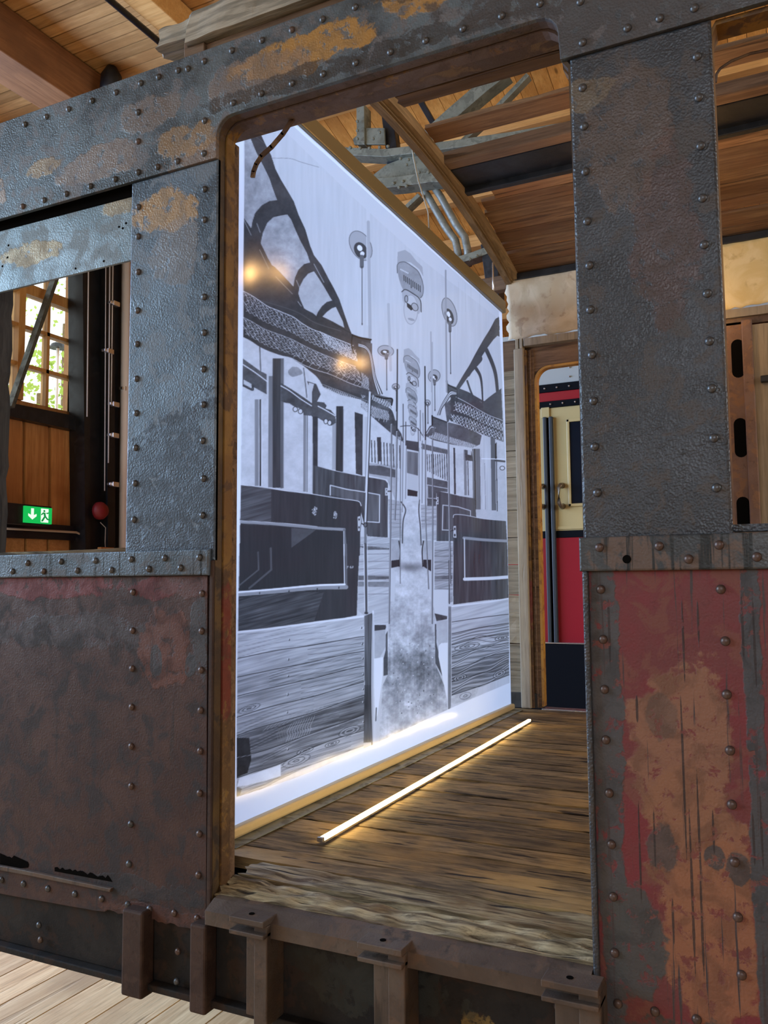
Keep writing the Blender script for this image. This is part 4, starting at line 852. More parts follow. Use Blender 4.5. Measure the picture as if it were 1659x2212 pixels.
# purlins on the sloping part
for i in range(6):
    y = 5.5+i*.85; z = zr(0, y)
    bm = BM(); box(bm, HX0+.02, HX1-.02, y-.07, y+.07, z-.17, z-.01, .006)
    tag(mesh_obj('roof_purlin', bm, M_purlin, None), 'light timber purlin crossing under the amber boards of the sloping roof', 'purlin', 'purlins under the sloping roof')

# steel roof truss seen through the doorway
YT = 5.0
tr_ = thing('roof_truss', 'olive grey riveted steel roof truss above the printed screen', 'truss', (-2.6, YT, 4.0))
def member(name, pts, y0, y1, m=M_olive, ref=None):
    bm = BM(); prism(bm, YP(pts, ref if ref is not None else y0), y0, y1, 'Y', .004); return mesh_obj(name, bm, m, tr_)
def strip(pts, w):
    up = []; dn = []
    for i, (u, v) in enumerate(pts):
        a = pts[max(i-1, 0)]; b = pts[min(i+1, len(pts)-1)]; L = hypot(b[0]-a[0], b[1]-a[1]); nx, ny = -(b[1]-a[1])/L, (b[0]-a[0])/L
        up.append((u+nx*w/2, v+ny*w/2)); dn.append((u-nx*w/2, v-ny*w/2))
    return up+dn[::-1]
member('bottom_chord', strip([(690, 322), (760, 327), (830, 330), (900, 322), (1000, 308), (1110, 292), (1240, 268)], 17), YT-.08, YT+.08)
member('bottom_chord', strip([(790, 398), (860, 392), (930, 382), (1010, 380)], 22), YT-.08, YT+.08)
member('hanger', strip([(778, 225), (779, 312)], 17), YT-.04, YT+.10)
member('strut', strip([(833, 225), (846, 330), (850, 375)], 24), YT+.02, YT+.12, M_black)
member('gusset', [(765, 312), (762, 300), (788, 276), (830, 276), (832, 312)], YT-.02, YT+.0)
member('gusset', [(800, 382), (835, 355), (900, 330), (960, 345), (960, 392), (860, 398)], YT-.02, YT+.0)
member('diagonal', strip([(925, 290), (975, 245), (1045, 185), (1090, 150)], 26), YT+.0, YT+.14)
member('diagonal', strip([(940, 275), (905, 215), (895, 190)], 12), YT+.02, YT+.12, M_black)
member('diagonal', strip([(975, 325), (1040, 265), (1140, 160)], 9), YT+.12, YT+.20)
member('diagonal', strip([(868, 455), (905, 420)], 8), YT+.02, YT+.12)
member('diagonal', strip([(843, 268), (868, 248)], 10), YT-.03, YT+.02)
member('lower_tie', strip([(975, 566), (1020, 552), (1075, 532), (1240, 486)], 15), YT-.06, YT+.06)
member('column_head', [(1038, 528), (1062, 520), (1075, 545), (1078, 640), (1052, 640)], YT-.05, YT+.10, M_black)
rv = BM(); bmesh.ops.create_icosphere(rv, subdivisions=1, radius=.017); RVT = bpy.data.meshes.new('truss_rivet'); rv.to_mesh(RVT); rv.free(); RVT.materials.append(M_olive)
for u, v in ((772, 262), (772, 282), (772, 300), (806, 300), (820, 286), (715, 318), (735, 318), (757, 319), (778, 320), (798, 320), (820, 318), (838, 316), (865, 343), (878, 356), (882, 345), (850, 396), (870, 392), (862, 405), (878, 402), (905, 372), (925, 372), (1015, 560), (1030, 553), (1098, 520), (1130, 518), (1155, 510)):
    p = AY(u, v, YT-.085); o = bpy.data.objects.new('rivet', RVT); put(o, tr_, p)
for pts, lab in (([(905, 400), (925, 425), (962, 490), (984, 520), (990, 548), (990, 575)], 'left one of the two bent grey pipes under the roof truss'), ([(935, 400), (952, 425), (985, 485), (1004, 512), (1010, 540), (1012, 575)], 'right one of the two bent grey pipes under the roof truss')):
    bm = BM(); tube(bm, [AY(u, v, YT+.11) for u, v in pts], .034, 10); tag(mesh_obj('bent_pipe', bm, paint_metal('grey_pipe_paint', (.20, .21, .18), (.25, .26, .22), (.16, .16, .13), [], peel=.1), None, smooth=True), lab, 'pipe')

# ================================================================ neighbouring railcar
RY = 4.2
rc = thing('red_railcar', 'red and cream railcar standing on the next track, seen through the far doorway', 'railcar', (-1.4, RY+1.2, 0))
M_cream = plain('cream_paint', (.52, .42, .20), .32); M_red = plain('crimson_paint', (.30, .012, .022), .3); M_band = plain('black_band', (.004, .005, .008), .7, **{'Specular IOR Level': .08}); M_rgrey = plain('light_grey_roof', (.38, .42, .42), .4); M_rub = plain('dark_rubber', (.022, .03, .038), .5)
zz = lambda v, u=1200: float(AY(u, v, RY)[2])
def hb(name, z0, z1, y0, m): bm = BM(); box(bm, -4.5, 2.5, y0, RY+.06, z0, z1, .004); return mesh_obj(name, bm, m, rc)
hb('roof_edge', zz(829), zz(829)+.40, RY+.0, M_rgrey); hb('upper_band', zz(846), zz(829), RY-.012, M_band); hb('red_fascia', zz(866), zz(846), RY-.004, M_red); hb('lower_band', zz(880), zz(866), RY-.012, M_band)
hb('waist_band', zz(1162), zz(1147), RY-.004, M_band); hb('step_plate', .12, zz(1390), RY-.03, M_band); hb('step_edge', zz(1390), zz(1387), RY-.035, M_chrome)
bm = BM(); box(bm, -4.5, 2.5, RY+.06, RY+2.6, .35, zz(829)+.3, .02); box(bm, -4.2, 2.2, RY+.3, RY+2.3, .0, .34); mesh_obj('body', bm, M_red, rc)
SXm = float(AY(1187, 1000, RY)[0])     # seam between the two doors
def leaf(x0, x1, hinge):
    bm = BM(); box(bm, x0, x1, RY-.0, RY+.05, zz(1147), zz(880), .003); d_ = mesh_obj('door', bm, M_cream, rc)
    bm = BM(); box(bm, x0, x1, RY-.001, RY+.05, zz(1390), zz(1162), .003); mesh_obj('door_lower_panel', bm, M_red, d_)
    e = x1 if hinge < 0 else x0
    bm = BM(); box(bm, e-.028 if hinge < 0 else e-.0, e if hinge < 0 else e+.028, RY-.03, RY+.02, zz(1388), zz(900), .006); mesh_obj('rubber_edge', bm, M_rub, d_)
    return d_
dl = leaf(SXm-.62, SXm-.008, -1); dr = leaf(SXm+.008, SXm+.62, 1)
def handle(d_, u0, v0, v1):
    a = AY(u0, v0, RY-.03); b = AY(u0+2, v1, RY-.03); L = a[2]-b[2]
    bm = BM(); tube(bm, [(a[0], RY, a[2]), (a[0], RY-.05, a[2]), (a[0]-.01, RY-.065, a[2]-.15*L), (a[0]-.01, RY-.065, b[2]+.15*L), (a[0], RY-.05, b[2]), (a[0], RY, b[2])], [.022, .014, .014, .014, .014, .022], 10)
    mesh_obj('door_handle', bm, plain('bronze_handle', (.16, .12, .08), .35, .6), d_, smooth=True)
handle(dr, 1212, 1048, 1093); handle(dl, 1171, 1050, 1094)
a = AY(1230, 912, RY); b = AY(1300, 1085, RY)
bm = BM(); box(bm, a[0], a[0]+.30, RY-.006, RY+.02, b[2], a[2], .003); wf = mesh_obj('window', bm, plain('dark_glass', (.008, .012, .02), .08), dr)
bm = BM()
for x0, x1, z0, z1 in ((a[0]-.02, a[0], b[2]-.02, a[2]+.02), (a[0]-.02, a[0]+.32, a[2], a[2]+.02), (a[0]-.02, a[0]+.32, b[2]-.02, b[2])): box(bm, x0, x1, RY-.014, RY+.01, z0, z1, .003)
mesh_obj('window_frame', bm, M_cream, wf)
p = AY(1182, 891, RY-.01); bm = BM(); box(bm, p[0]-.045, p[0]+.015, RY-.012, RY+.0, p[2]-.04, p[2]+.04, .002); mesh_obj('lock_plate', bm, M_cream, dl)
bm = BM(); box(bm, a[0]-.12, a[0]-.116, RY-.004, RY, zz(1147), zz(905)); box(bm, a[0]-.12, a[0]+.35, RY-.008, RY, zz(1144), zz(1138), .001); mesh_obj('edge_moulding', bm, M_cream, dr)
rb = BM(); bmesh.ops.create_icosphere(rb, subdivisions=1, radius=.008); RB = bpy.data.meshes.new('small_rivet'); rb.to_mesh(RB); rb.free(); RB.materials.append(M_chrome)
for k in range(9):
    for z, y in ((zz(838), RY-.014), (zz(873), RY-.014)): put(bpy.data.objects.new('rivet', RB), rc, (-1.75+k*.09+(.04 if z < 2.9 else 0), y, z))
for v in (793, 813): put(bpy.data.objects.new('rivet', RB), rc, AY(1230, v, RY-.004))

# ================================================================ the tram carriage
FZ = .865
car = thing('tram_carriage', 'derelict riveted steel tram carriage body with peeling paint and an open doorway', 'tram carriage', (-.9, 1.5, .55))
DL, DR = -1.315, -.383          # doorway edges
DT = 2.826                      # doorway top
arcL = [(DL+.05-.05*cos(a), DT-.05+.05*sin(a)) for a in (0, pi/10, pi/5, 3*pi/10, 2*pi/5, pi/2)]
arcR = [(DR-.022-.045+.045*sin(a), DT-.045+.045*cos(a)) for a in (0, pi/8, pi/4, 3*pi/8, pi/2)]
ZB, ZT = 2.718, 3.028           # letterboard
lb = plate('letterboard', [(-2.6, ZB), (DL, ZB)]+[(x, z) for x, z in arcL]+arcR+[(DR-.018, ZB+.0), (DR, ZB), (1.0, ZB), (1.0, ZT), (-2.6, ZT)], -.008, .004, M_letter, car)
pl = plate('left_door_post', [(-1.612, 1.66), (DL, 1.66), (DL, ZB+.0), (-1.612, ZB)], .0, .012, M_post, car, .004)
prr = plate('right_door_post', [(DR, 1.66), (-.099, 1.66), (-.099, ZB), (DR, ZB)], -.001, .014, M_postR, car, .006)
hd = plate('window_header', YP([(-200, 552), (286, 425), (286, 561), (-200, 680)], .022), .022, .03, M_header, car, .001)
bm = BM(); box(bm, -2.6, -1.62, .03, .06, 2.60, 2.75); mesh_obj('header_backing', bm, M_dark, car)
bL = plate('belt_rail', [(-2.6, 1.623), (-1.325, 1.622), (-1.322, 1.688), (-2.6, 1.690)], -.014, .012, M_beltL, car, .004)
bR = plate('belt_rail', [(DR-.006, 1.619), (1.0, 1.619), (1.0, 1.688), (DR-.006, 1.688)], -.014, .012, M_beltR, car, .004)
# lower left panel with ragged rust holes
def ragged(u0, v0, u1, v1, n, amp, seed):
    r_ = random.Random(seed); return [(u0+(u1-u0)*i/n, v0+(v1-v0)*i/n+r_.uniform(-amp, amp)) for i in range(n+1)]
lowL_bot = YP(ragged(445, 2014, 238, 1968, 24, 3, 1)+[(232, 1966), (225, 1970), (200, 1967)]+ragged(190, 1965, -60, 1920, 6, .6, 3))
sk = plate('lower_panel', YP([(-60, 1249), (448, 1243)])+lowL_bot, .0, .006, M_lowL, car, .001)
for nm, top, bot in (('rust_hole', ragged(0, 1842, 30, 1852, 6, 4, 5)+ragged(60, 1862, 62, 1868, 1, 0, 6), [(60, 1874), (0, 1880)]), ('rust_hole', ragged(118, 1875, 238, 1895, 22, 4, 7), [(242, 1905), (118, 1882)])):
    bm = BM(); prism(bm, YP(top+bot, -.001), -.0012, -.0002, 'Y'); mesh_obj(nm, bm, M_dark, sk)
bm = BM(); pts = YP([(-60, 1856), (60, 1878), (245, 1917), (243, 1925), (60, 1888), (-60, 1866)]); prism(bm, pts, -.010, .0, 'Y', .002); mesh_obj('bottom_angle', bm, M_sill, sk)
# door edge strips of the lower left
bm = BM(); box(bm, -1.328, DL-.0015, -.003, .03, .765, 1.66, .002); mesh_obj('post_foot', bm, M_rustD, car)
sR = plate('lower_panel', [(DR+.003, .60), (1.0, .60), (1.0, 1.622), (DR+.003, 1.622)], .0, .006, M_lowR, car, .002)
bm = BM(); box(bm, DR-.002, DR+.010, -.012, .05, .60, 1.62, .004); mesh_obj('panel_edge_angle', bm, M_postR, sR)
# frame around the doorway
path = [(DL, .80), (DL, 1.2), (DL, 2.0), (DL, 2.6)]+arcL+arcR+[(DR-.018, 2.72), (DR-.004, 2.70), (DR, 2.4), (DR, 1.6), (DR, .80)]
bm = BM(); ribbon(bm, path, 1, .004, .030, .009); fr1 = mesh_obj('door_frame', bm, M_jamb, car)
path2 = [(x+(.004 if x < -1.2 else (-.004 if x > -.45 else 0)), z-(.004 if z > 2.8 else 0)) for x, z in path]
bm = BM(); ribbon(bm, path2, 1, .034, .068, .014); mesh_obj('inner_frame', bm, M_yellow, fr1)
bm = BM(); box(bm, -1.40, -1.318, .03, .10, .80, 2.80, .003); mesh_obj('jamb_timber', bm, M_cwood, car)
bm = BM(); box(bm, DR+.004, DR+.08, .03, .10, .80, 2.80, .003); mesh_obj('jamb_timber', bm, M_cwood, car)
bm = BM(); box(bm, DL-.05, DR+.05, .069, .12, DT+.0, DT+.06, .003); mesh_obj('frame_header', bm, M_rust, car)
# right window edge
bm = BM(); ribbon(bm, [(-.099, 1.70), (-.099, 2.0), (-.099, 2.69), (-.09, 2.71), (1.0, 2.71)], 1, .012, .068, .010); mesh_obj('window_lip', bm, M_yellow, car)
bm = BM(); prism(bm, [(-.099, .012), (-.099, .10), (-.085, .12), (1.0, .12), (1.0, .012)], 1.690, 1.705, 'Z', .002); mesh_obj('window_sill', bm, M_postR, car)
# left window inside: timber jamb and sill
bm = BM(); rough_beam(bm, -2.6, float(AY(20, 900, .11)[0]), .05, .11, 1.60, 2.72, 3, 3, .003, 4, 'y', None, 30); mesh_obj('window_jamb', bm, M_dkwood, car)
bm = BM(); rough_beam(bm, -2.5, -1.62, .014, .11, 1.66, 1.698, 60, 6, .003, 9); mesh_obj('window_sill', bm, M_thresh, car)
bm = BM(); box(bm, -2.6, -1.42, .03, .07, .72, 1.66, .003); mesh_obj('wall_lining', bm, M_cwood, car)
bm = BM(); box(bm, -2.6, -1.62, .06, .10, 2.68, 2.80, .003); mesh_obj('cantrail', bm, M_cwood, car)
bm = BM(); box(bm, DR+.09, 1.0, .03, .07, .72, 1.60, .003); mesh_obj('wall_lining', bm, M_cwood, car)
# floor
bm = BM(); y = .20; rr = random.Random(8)
while y < 3.05:
    w_ = rr.uniform(.085, .125); rough_beam(bm, -2.3, 1.0, y+.0035, min(y+w_-.0045, 3.07), FZ-.03, FZ-.002+rr.uniform(-.003, .002), 44, 3, .0022, y*31, 'x', None, 1); y += w_
mesh_obj('floor_boards', bm, M_floorw, car)
bm = BM()
rough_beam(bm, -1.30, DR-.004, .10, .198, FZ-.04, FZ-.002, 90, 10, .006, 51, 'x', lambda x, y: -.010*max(0, mnoise.noise(Vector((x*9, y*30, 2)))))
rough_beam(bm, -1.30, DR-.004, .012, .098, FZ-.045, FZ-.008, 120, 10, .008, 77, 'x', lambda x, y: -.016*max(0, mnoise.noise(Vector((x*14, y*40, 7)))+.25)-.014*max(0, (.05-y)/.05))
mesh_obj('threshold_timber', bm, M_thresh, car)
bm = BM(); box(bm, -2.3, 1.0, .08, 3.0, FZ-.10, FZ-.045); mesh_obj('underfloor', bm, M_dark, car)
# sill angle and solebar
bm = BM(); prism(bm, [(-.045, .790), (-.045, .822), (-.010, .840), (.012, .842), (.012, .78)], -1.30, DR-.004, 'X', .002); mesh_obj('sill_angle', bm, M_sill, car)
sb = BM(); box(sb, -2.6, 1.0, .012, .03, .60, .80, .003); box(sb, -2.6, DR-.004, -.012, .03, .583, .60, .003); sbo = mesh_obj('solebar', sb, M_sole, car)
bm = BM(); box(bm, -2.6, 1.0, .06, 2.9, .56, .60); mesh_obj('underframe', bm, M_dark, car)
def bracket(u, v, w_):
    p = AY(u, v, -.06); x = p[0]
    bm = BM(); box(bm, x, x+w_, -.075, -.012, .822, .836, .002); box(bm, x, x+w_, -.075, -.012, .796, .806, .002); box(bm, x+w_*.62, x+w_, -.060, .012, .60, .8215, .003); box(bm, x+w_*.1, x+w_*.9, -.02, .012, .595, .80, .003)
    b_ = mesh_obj('step_bracket', bm, M_sill, car)
    bm = BM(); tube(bm, [(x+w_*.45, -.045, .8355), (x+w_*.45, -.045, .8372)], .007, 10); mesh_obj('bolt_hole', bm, M_dark, b_)
    return x
bx = [bracket(503, 1960, .095), bracket(778, 2020, .105), bracket(1172, 2100, .11)]
for i, (u0, u1, v1) in enumerate(((263, 308, 2148), (410, 445, 2185))):
    a = AY(u0, v1, -.03); b = AY(u1, v1, -.03)
    bm = BM(); box(bm, a[0], b[0], -.035, .012, a[2], .78, .006); mesh_obj('frame_stiffener', bm, M_rustD, car)
    bm = BM(); box(bm, b[0]-.012, b[0], -.035, .012, a[2], .78, .003); 
    bm.free()
# supports under the carriage
for x in (-2.2, .6):
    bm = BM(); box(bm, x-.08, x+.08, 1.35, 2.8, .14, .558, .01); mesh_obj('bogie_beam', bm, M_sole, car)
    for y in (1.50, 2.50):
        bm = BM(); tube(bm, [(x, y-.05, .33), (x, y-.045, .33), (x, y+.045, .33), (x, y+.07, .33)], [.30, .31, .31, .33], 28); mesh_obj('wheel', bm, M_sole, car)
bm = BM()
for y in (.70, 2.20): pass
bm.free()
for k, y in enumerate((1.51, 2.51)):
    bm = BM(); box(bm, -7, 6, y-.035, y+.035, .0, .012, .0); tag(mesh_obj('rail', bm, M_rust, None), ('near' if k == 0 else 'far')+' flat steel rail under the tram carriage', 'rail')
# far wall
YF = 3.08
bm = BM(); rr = random.Random(2); z = .88
for k, zt in enumerate((1.235, 1.52, 1.70, 1.86, 2.02, 2.22, 2.38, 2.55, 2.72, 2.87)):
    if k < 2: rough_beam(bm, -1.95, -1.40, YF+.0, YF+.03, z+.004, zt-.004, 14, 2, .008, k*13+3, 'x', None, 6)
    else: rough_beam(bm, -1.95, -1.40, YF, YF+.03, z+.002, zt-.002, 10, 2, .0015, k*13, 'x', None, 2)
    z = zt
mesh_obj('siding_boards', bm, M_side, car)
bm = BM(); rough_beam(bm, -1.95, -1.35, YF+.02, YF+.06, 2.87, 3.06, 14, 2, .004, 88); mesh_obj('upper_side_board', bm, M_cwood, car)
bm = BM(); rough_beam(bm, -1.9, -1.35, YF-.01, YF+.03, .868, .95, 20, 3, .008, 23); mesh_obj('rotted_sill_block', bm, plain('charred_wood', (.035, .033, .03), .9), car)
fp = lambda u, v: AY(u, v, YF)
x0 = fp(1120, 1100)[0]; x1 = fp(1143, 1100)[0]
bm = BM(); box(bm, x0, x1-.004, YF-.035, YF+.02, .868, 2.87+.12, .006); mesh_obj('door_post', bm, M_upr, car)
bm = BM(); box(bm, x0+.012, x0+.03, YF-.03, YF+.02, 2.99, 3.12, .002); box(bm, x1-.028, x1-.01, YF-.03, YF+.02, 2.99, 3.12, .002); box(bm, x0+.02, x1-.02, YF+.0, YF+.02, 2.99, 3.12); mesh_obj('post_channel', bm, M_upr, car)
bm = BM(); box(bm, x1-.004, x1+.010, YF-.02, YF+.02, .87, 2.98, .002); mesh_obj('yellow_edge_strip', bm, M_yellow, car)
bm = BM(); box(bm, x1+.010, x1+.050, YF-.0, YF+.04, .87, 2.98, .003); box(bm, x1+.026, x1+.032, YF-.01, YF+.0, .87, 2.98); mesh_obj('door_jamb', bm, M_cwood, car)
xo = x1+.050; zo = float(AY(1200, 783, YF)[2])-.01
arc = [(xo+.09-.09*cos(a), zo-.09+.09*sin(a)) for a in [i*pi/14 for i in range(8)]]
bm = BM(); ribbon(bm, [(xo, .88), (xo, 1.6), (xo, 2.4)]+arc+[(xo+.5, zo+.005), (xo+.95, zo+.01)], -1, YF+.0, YF+.05, .014); mesh_obj('far_door_lip', bm, paint_metal('orange_ochre_lip', (.42, .21, .035), (.50, .27, .045), (.25, .11, .03), [], peel=.3, metal=0), car)
pts = [(xo-.02, zo-.2)]+[(x-.004, z+.004) for x, z in arc]+[(xo+.95, zo+.012), (xo+.95, 3.0), (xo-.02, 3.0)]
bm = BM(); prism(bm, pts, YF+.01, YF+.04, 'Y'); mesh_obj('far_door_header', bm, M_cwood, car)
bm = BM(); rough_beam(bm, x1+.0, 1.0, YF-.04, YF+.01, 3.0, 3.045, 40, 3, .002, 31); mesh_obj('header_batten', bm, M_upr, car)
bm = BM(); box(bm, xo, xo+.95, YF-.01, YF+.08, .855, .868, .002); mesh_obj('door_sill', bm, M_chrome, car)
# right side of the far wall: slotted steel upright, beam, timber upright
xs0 = AY(1572, 900, YF)[0]; xs1 = AY(1612, 900, YF)[0]; xs2 = AY(1634, 900, YF)[0]
def slot(cx, z0, z1, w_):
    return [(cx+w_/2*cos(a), z1-w_/2+w_/2*sin(a)) for a in [i*pi/8 for i in range(9)]]+[(cx-w_/2*cos(a), z0+w_/2-w_/2*sin(a)) for a in [i*pi/8 for i in range(9)]]
bm = BM(); box(bm, xs0-.06, xs1, YF-.02, YF+.0, .87, 2.98, .003); box(bm, xs1-.003, xs2, YF-.045, YF-.02, .87, 2.98, .006); su = mesh_obj('slotted_upright', bm, M_rustL, car)
for u, v0, v1 in ((1594, 733, 816), (1600, 903, 988), (1606, 1073, 1160), (1612, 1243, 1330)):
    a = AY(u, v0, YF-.02); b = AY(u, v1, YF-.02); bm = BM(); prism(bm, slot((a[0]+b[0])/2, b[2], a[2], .063), YF-.0215, YF-.0202, 'Y'); mesh_obj('slot', bm, M_dark, su)
bm = BM(); box(bm, -.36, 1.0, YF-.02, YF+.04, 2.96, 3.05, .004); mesh_obj('far_beam', bm, M_rust, car)
bm = BM(); rough_beam(bm, xs2-.005, xs2+.085, YF-.03, YF+.01, .87, 2.95, 3, 3, .002, 17, 'y', None, 24); mesh_obj('window_post', bm, M_upr, car)
bm = BM(); box(bm, xs2+.065, 1.0, YF-.01, YF+.02, 2.74, 2.955, .003); mesh_obj('window_board', bm, M_side, car)
bm = BM(); box(bm, xs2+.03, xs2+.11, YF-.06, YF-.03, 2.63, 2.665, .004); mesh_obj('latch', bm, M_black, car)
bm = BM(); box(bm, -.36, 1.0, YF+.0, YF+.03, .87, 1.69, .004); mesh_obj('far_lower_panel', bm, M_cwood, car)
# roof
ZR = lambda y: 3.60-.2*((y-1.55)/1.5)**2
def arch_strip(bm, x0, x1, y0, y1, dz0, dz1, n=40):
    R = []
    for i in range(n+1):
        y = y0+(y1-y0)*i/n; z = ZR(y); R.append([bm.verts.new(c) for c in ((x0, y, z+dz0), (x1, y, z+dz0), (x1, y, z+dz1), (x0, y, z+dz1))])
    for i in range(n):
        for k in range(4): bm.faces.new((R[i][k], R[i][(k+1) % 4], R[i+1][(k+1) % 4], R[i+1][k]))
    bm.faces.new(R[0]); bm.faces.new(R[-1][::-1])
bm = BM(); arch_strip(bm, -1.475, -1.44, .14, 3.08, -.035, .03); arch_strip(bm, -1.436, -1.402, .14, 3.08, -.02, .03); arch_strip(bm, -1.447, -1.43, .14, 3.08, -.028, .02)
mesh_obj('roof_rib', bm, M_rib, car)
bm = BM(); rr = random.Random(11)
def roofboard(y0, y1, xa, xb, dz=.03, amp=.002):
    z = (ZR(y0)+ZR(y1))/2; n = max(8, int((xb-xa)*24))
    sl = (ZR(y1)-ZR(y0))/(y1-y0)
    b2 = BM(); rough_beam(b2, xa, xb, y0, y1, z+dz, z+dz+.018, n, 4, amp, y0*77)
    for v in b2.verts: v.co.z += sl*(v.co.y-(y0+y1)/2)
    me = bpy.data.meshes.new('t'); b2.to_mesh(me); b2.free(); bm.from_mesh(me); bpy.data.meshes.remove(me)
roofboard(1.60, 1.73, -1.40, 1.0, .03, .004)
for y0, y1, xa, xb in ((2.17, 2.30, -1.30, 1), (2.305, 2.40, -1.38, 1), (2.405, 2.50, -1.40, 1), (2.505, 2.60, -1.40, 1), (2.605, 2.70, -1.42, 1), (2.72, 2.79, -1.42, 1), (2.82, 2.93, -1.42, 1), (2.935, 3.05, -1.42, 1)):
    roofboard(y0, y1, xa, xb)
roofboard(.98, 1.10, -.30, 1, .05, .004); roofboard(.62, .78, -.20, 1, .04, .003); roofboard(1.25, 1.36, -.38, 1, .04, .003); 
mesh_obj('roof_boards', bm, M_cwood2, car)
bm = BM(); box(bm, -1.42, 1.0, 1.84, 1.92, ZR(1.88)-.01, ZR(1.88)+.05, .01); mesh_obj('roof_purlin', bm, M_cwood, car)
bm = BM(); box(bm, -1.42, 1.0, 1.925, 2.15, ZR(2.0)+.0, ZR(2.0)+.02, .004); box(bm, -1.42, 1.0, 2.12, 2.16, ZR(2.1)-.02, ZR(2.1)+.05, .004); mesh_obj('roof_shadow_band', bm, M_black, car)  # flat black band stands in for the shadow beyond the brown purlin
bm = BM(); box(bm, -1.42, 1.0, 2.99, 3.06, ZR(3.0)-.02, ZR(3.0)+.02, .004); mesh_obj('dark_cove_angle', bm, M_black, car)
bm = BM(); b0 = [( -.56, 2.40), (-.62, 2.52), (-.52, 2.66), (-.30, 2.64), (-.28, 2.44)]
R0 = [bm.verts.new((x, y, ZR(y)+.0+rr.uniform(-.02, .02))) for x, y in b0]; R1 = [bm.verts.new((v.co.x, v.co.y, v.co.z+.006)) for v in R0]
bm.faces.new(R0); bm.faces.new(R1[::-1]); [bm.faces.new((R0[i], R0[(i+1) % 5], R1[(i+1) % 5], R1[i])) for i in range(5)]
mesh_obj('loose_roof_sheet', bm, M_cwood, car)
bm = BM(); rough_beam(bm, -.86, 1.0, .14, .19, DT+.012, DT+.09, 60, 4, .004, 61); mesh_obj('inner_cantrail', bm, M_cwood, car)
bm = BM(); rough_beam(bm, -1.25, -1.05, .42, .62, 3.18, 3.24, 16, 6, .006, 41); mesh_obj('broken_board_stub', bm, M_grey, car)
# torn canvas above the far wall
def canvas(xa, xb, za, zb, seed, name, m):
    bm = BM(); nx, nz = 44, 16; V = []
    r_ = random.Random(seed)
    for i in range(nx+1):
        ra, rb_ = r_.uniform(-.006, .010), r_.uniform(-.008, .006); row = []
        for j in range(nz+1):
            x = xa+(xb-xa)*i/nx; z = (za+ra)+((zb+rb_)-(za+ra))*j/nz
            if i == 0: x += r_.uniform(-.012, .012)
            y = YF-.03-.05*((z-za)/(zb-za))**2+.008*mnoise.noise(Vector((x*7, z*9, seed)))+.004*mnoise.noise(Vector((x*22, z*22, seed)))
            row.append((bm.verts.new((x, y, z)), bm.verts.new((x, y+.003, z))))
        V.append(row)
    for i in range(nx):
        for j in range(nz):
            bm.faces.new((V[i][j][0], V[i+1][j][0], V[i+1][j+1][0], V[i][j+1][0])); bm.faces.new((V[i][j][1], V[i][j+1][1], V[i+1][j+1][1], V[i+1][j][1]))
    for i in range(nx):
        for j in (0, nz): bm.faces.new((V[i][j][0], V[i+1][j][0], V[i+1][j][1], V[i][j][1]))
    for j in range(nz):
        for i in (0, nx): bm.faces.new((V[i][j][0], V[i][j+1][0], V[i][j+1][1], V[i][j][1]))
    mesh_obj(name, bm, m, car, smooth=True)
def canvas_mat(name, c1, c2, c3):
    t = NT(name); co = t.coord(); n1 = t.noise(co, 5.5, 6, .6, .8); n2 = t.noise(co, 16, 5, .6, .4)
    col = t.mix(t.rng(n1, .38, .62), c1, c2); col = t.mix(t.math('MULTIPLY', t.rng(n2, .56, .72), .6), col, c3)
    return t.bsdf(col, .8, 0, t.bump(n2, .3, .004))
canvas(-1.48, -.40, 3.05, 3.40, 3, 'torn_canvas', canvas_mat('dirty_canvas', (.42, .35, .24), (.52, .45, .33), (.22, .14, .09)))
canvas(-.36, .9, 3.05, 3.40, 5, 'torn_canvas', canvas_mat('yellowed_canvas', (.60, .46, .20), (.68, .56, .30), (.40, .27, .10)))
bm = BM(); box(bm, -2.0, 1.0, YF-.03, YF+.03, 2.99+.35+.03, 3.46, .004); mesh_obj('far_cantrail', bm, M_cwood, car)
# weathered timber and strap above the letterboard
bm = BM(); rough_beam(bm, -1.43, 1.0, .0, .10, 3.075, 3.165, 120, 6, .007, 19); tw = mesh_obj('roof_edge_timber', bm, M_grey, car)
bm = BM(); rough_beam(bm, -1.54, -1.42, .01, .09, 3.10, 3.155, 22, 5, .011, 29); mesh_obj('splintered_end', bm, M_grey, tw)
bm = BM(); box(bm, -1.45, -1.38, .02, .035, 2.98, 3.10, .003); box(bm, -1.38, 1.0, .03, .08, 3.0, 3.076, .003); mesh_obj('support_strap', bm, M_cwood, car)
# bent strip hanging from the doorway header
bm = BM(); pp = [AY(u, v, .09) for u, v in ((640, 240), (632, 258), (612, 288), (588, 316), (566, 336), (554, 354), (548, 370), (546, 382))]
for i in range(len(pp)-1):
    bar(bm, pp[i], Vector(pp[i+1])+(Vector(pp[i+1])-Vector(pp[i]))*.12, .012, .006, (0, 1, 0))
mesh_obj('bent_strip', bm, M_rust, car)
bm = BM(); pp = [AY(u, v, .12) for u, v in ((1546, 178), (1548, 160), (1556, 148), (1580, 132), (1620, 116), (1659, 108), (1700, 100))]
tube(bm, pp, .003, 6); mesh_obj('loose_wire', bm, M_rust, car)

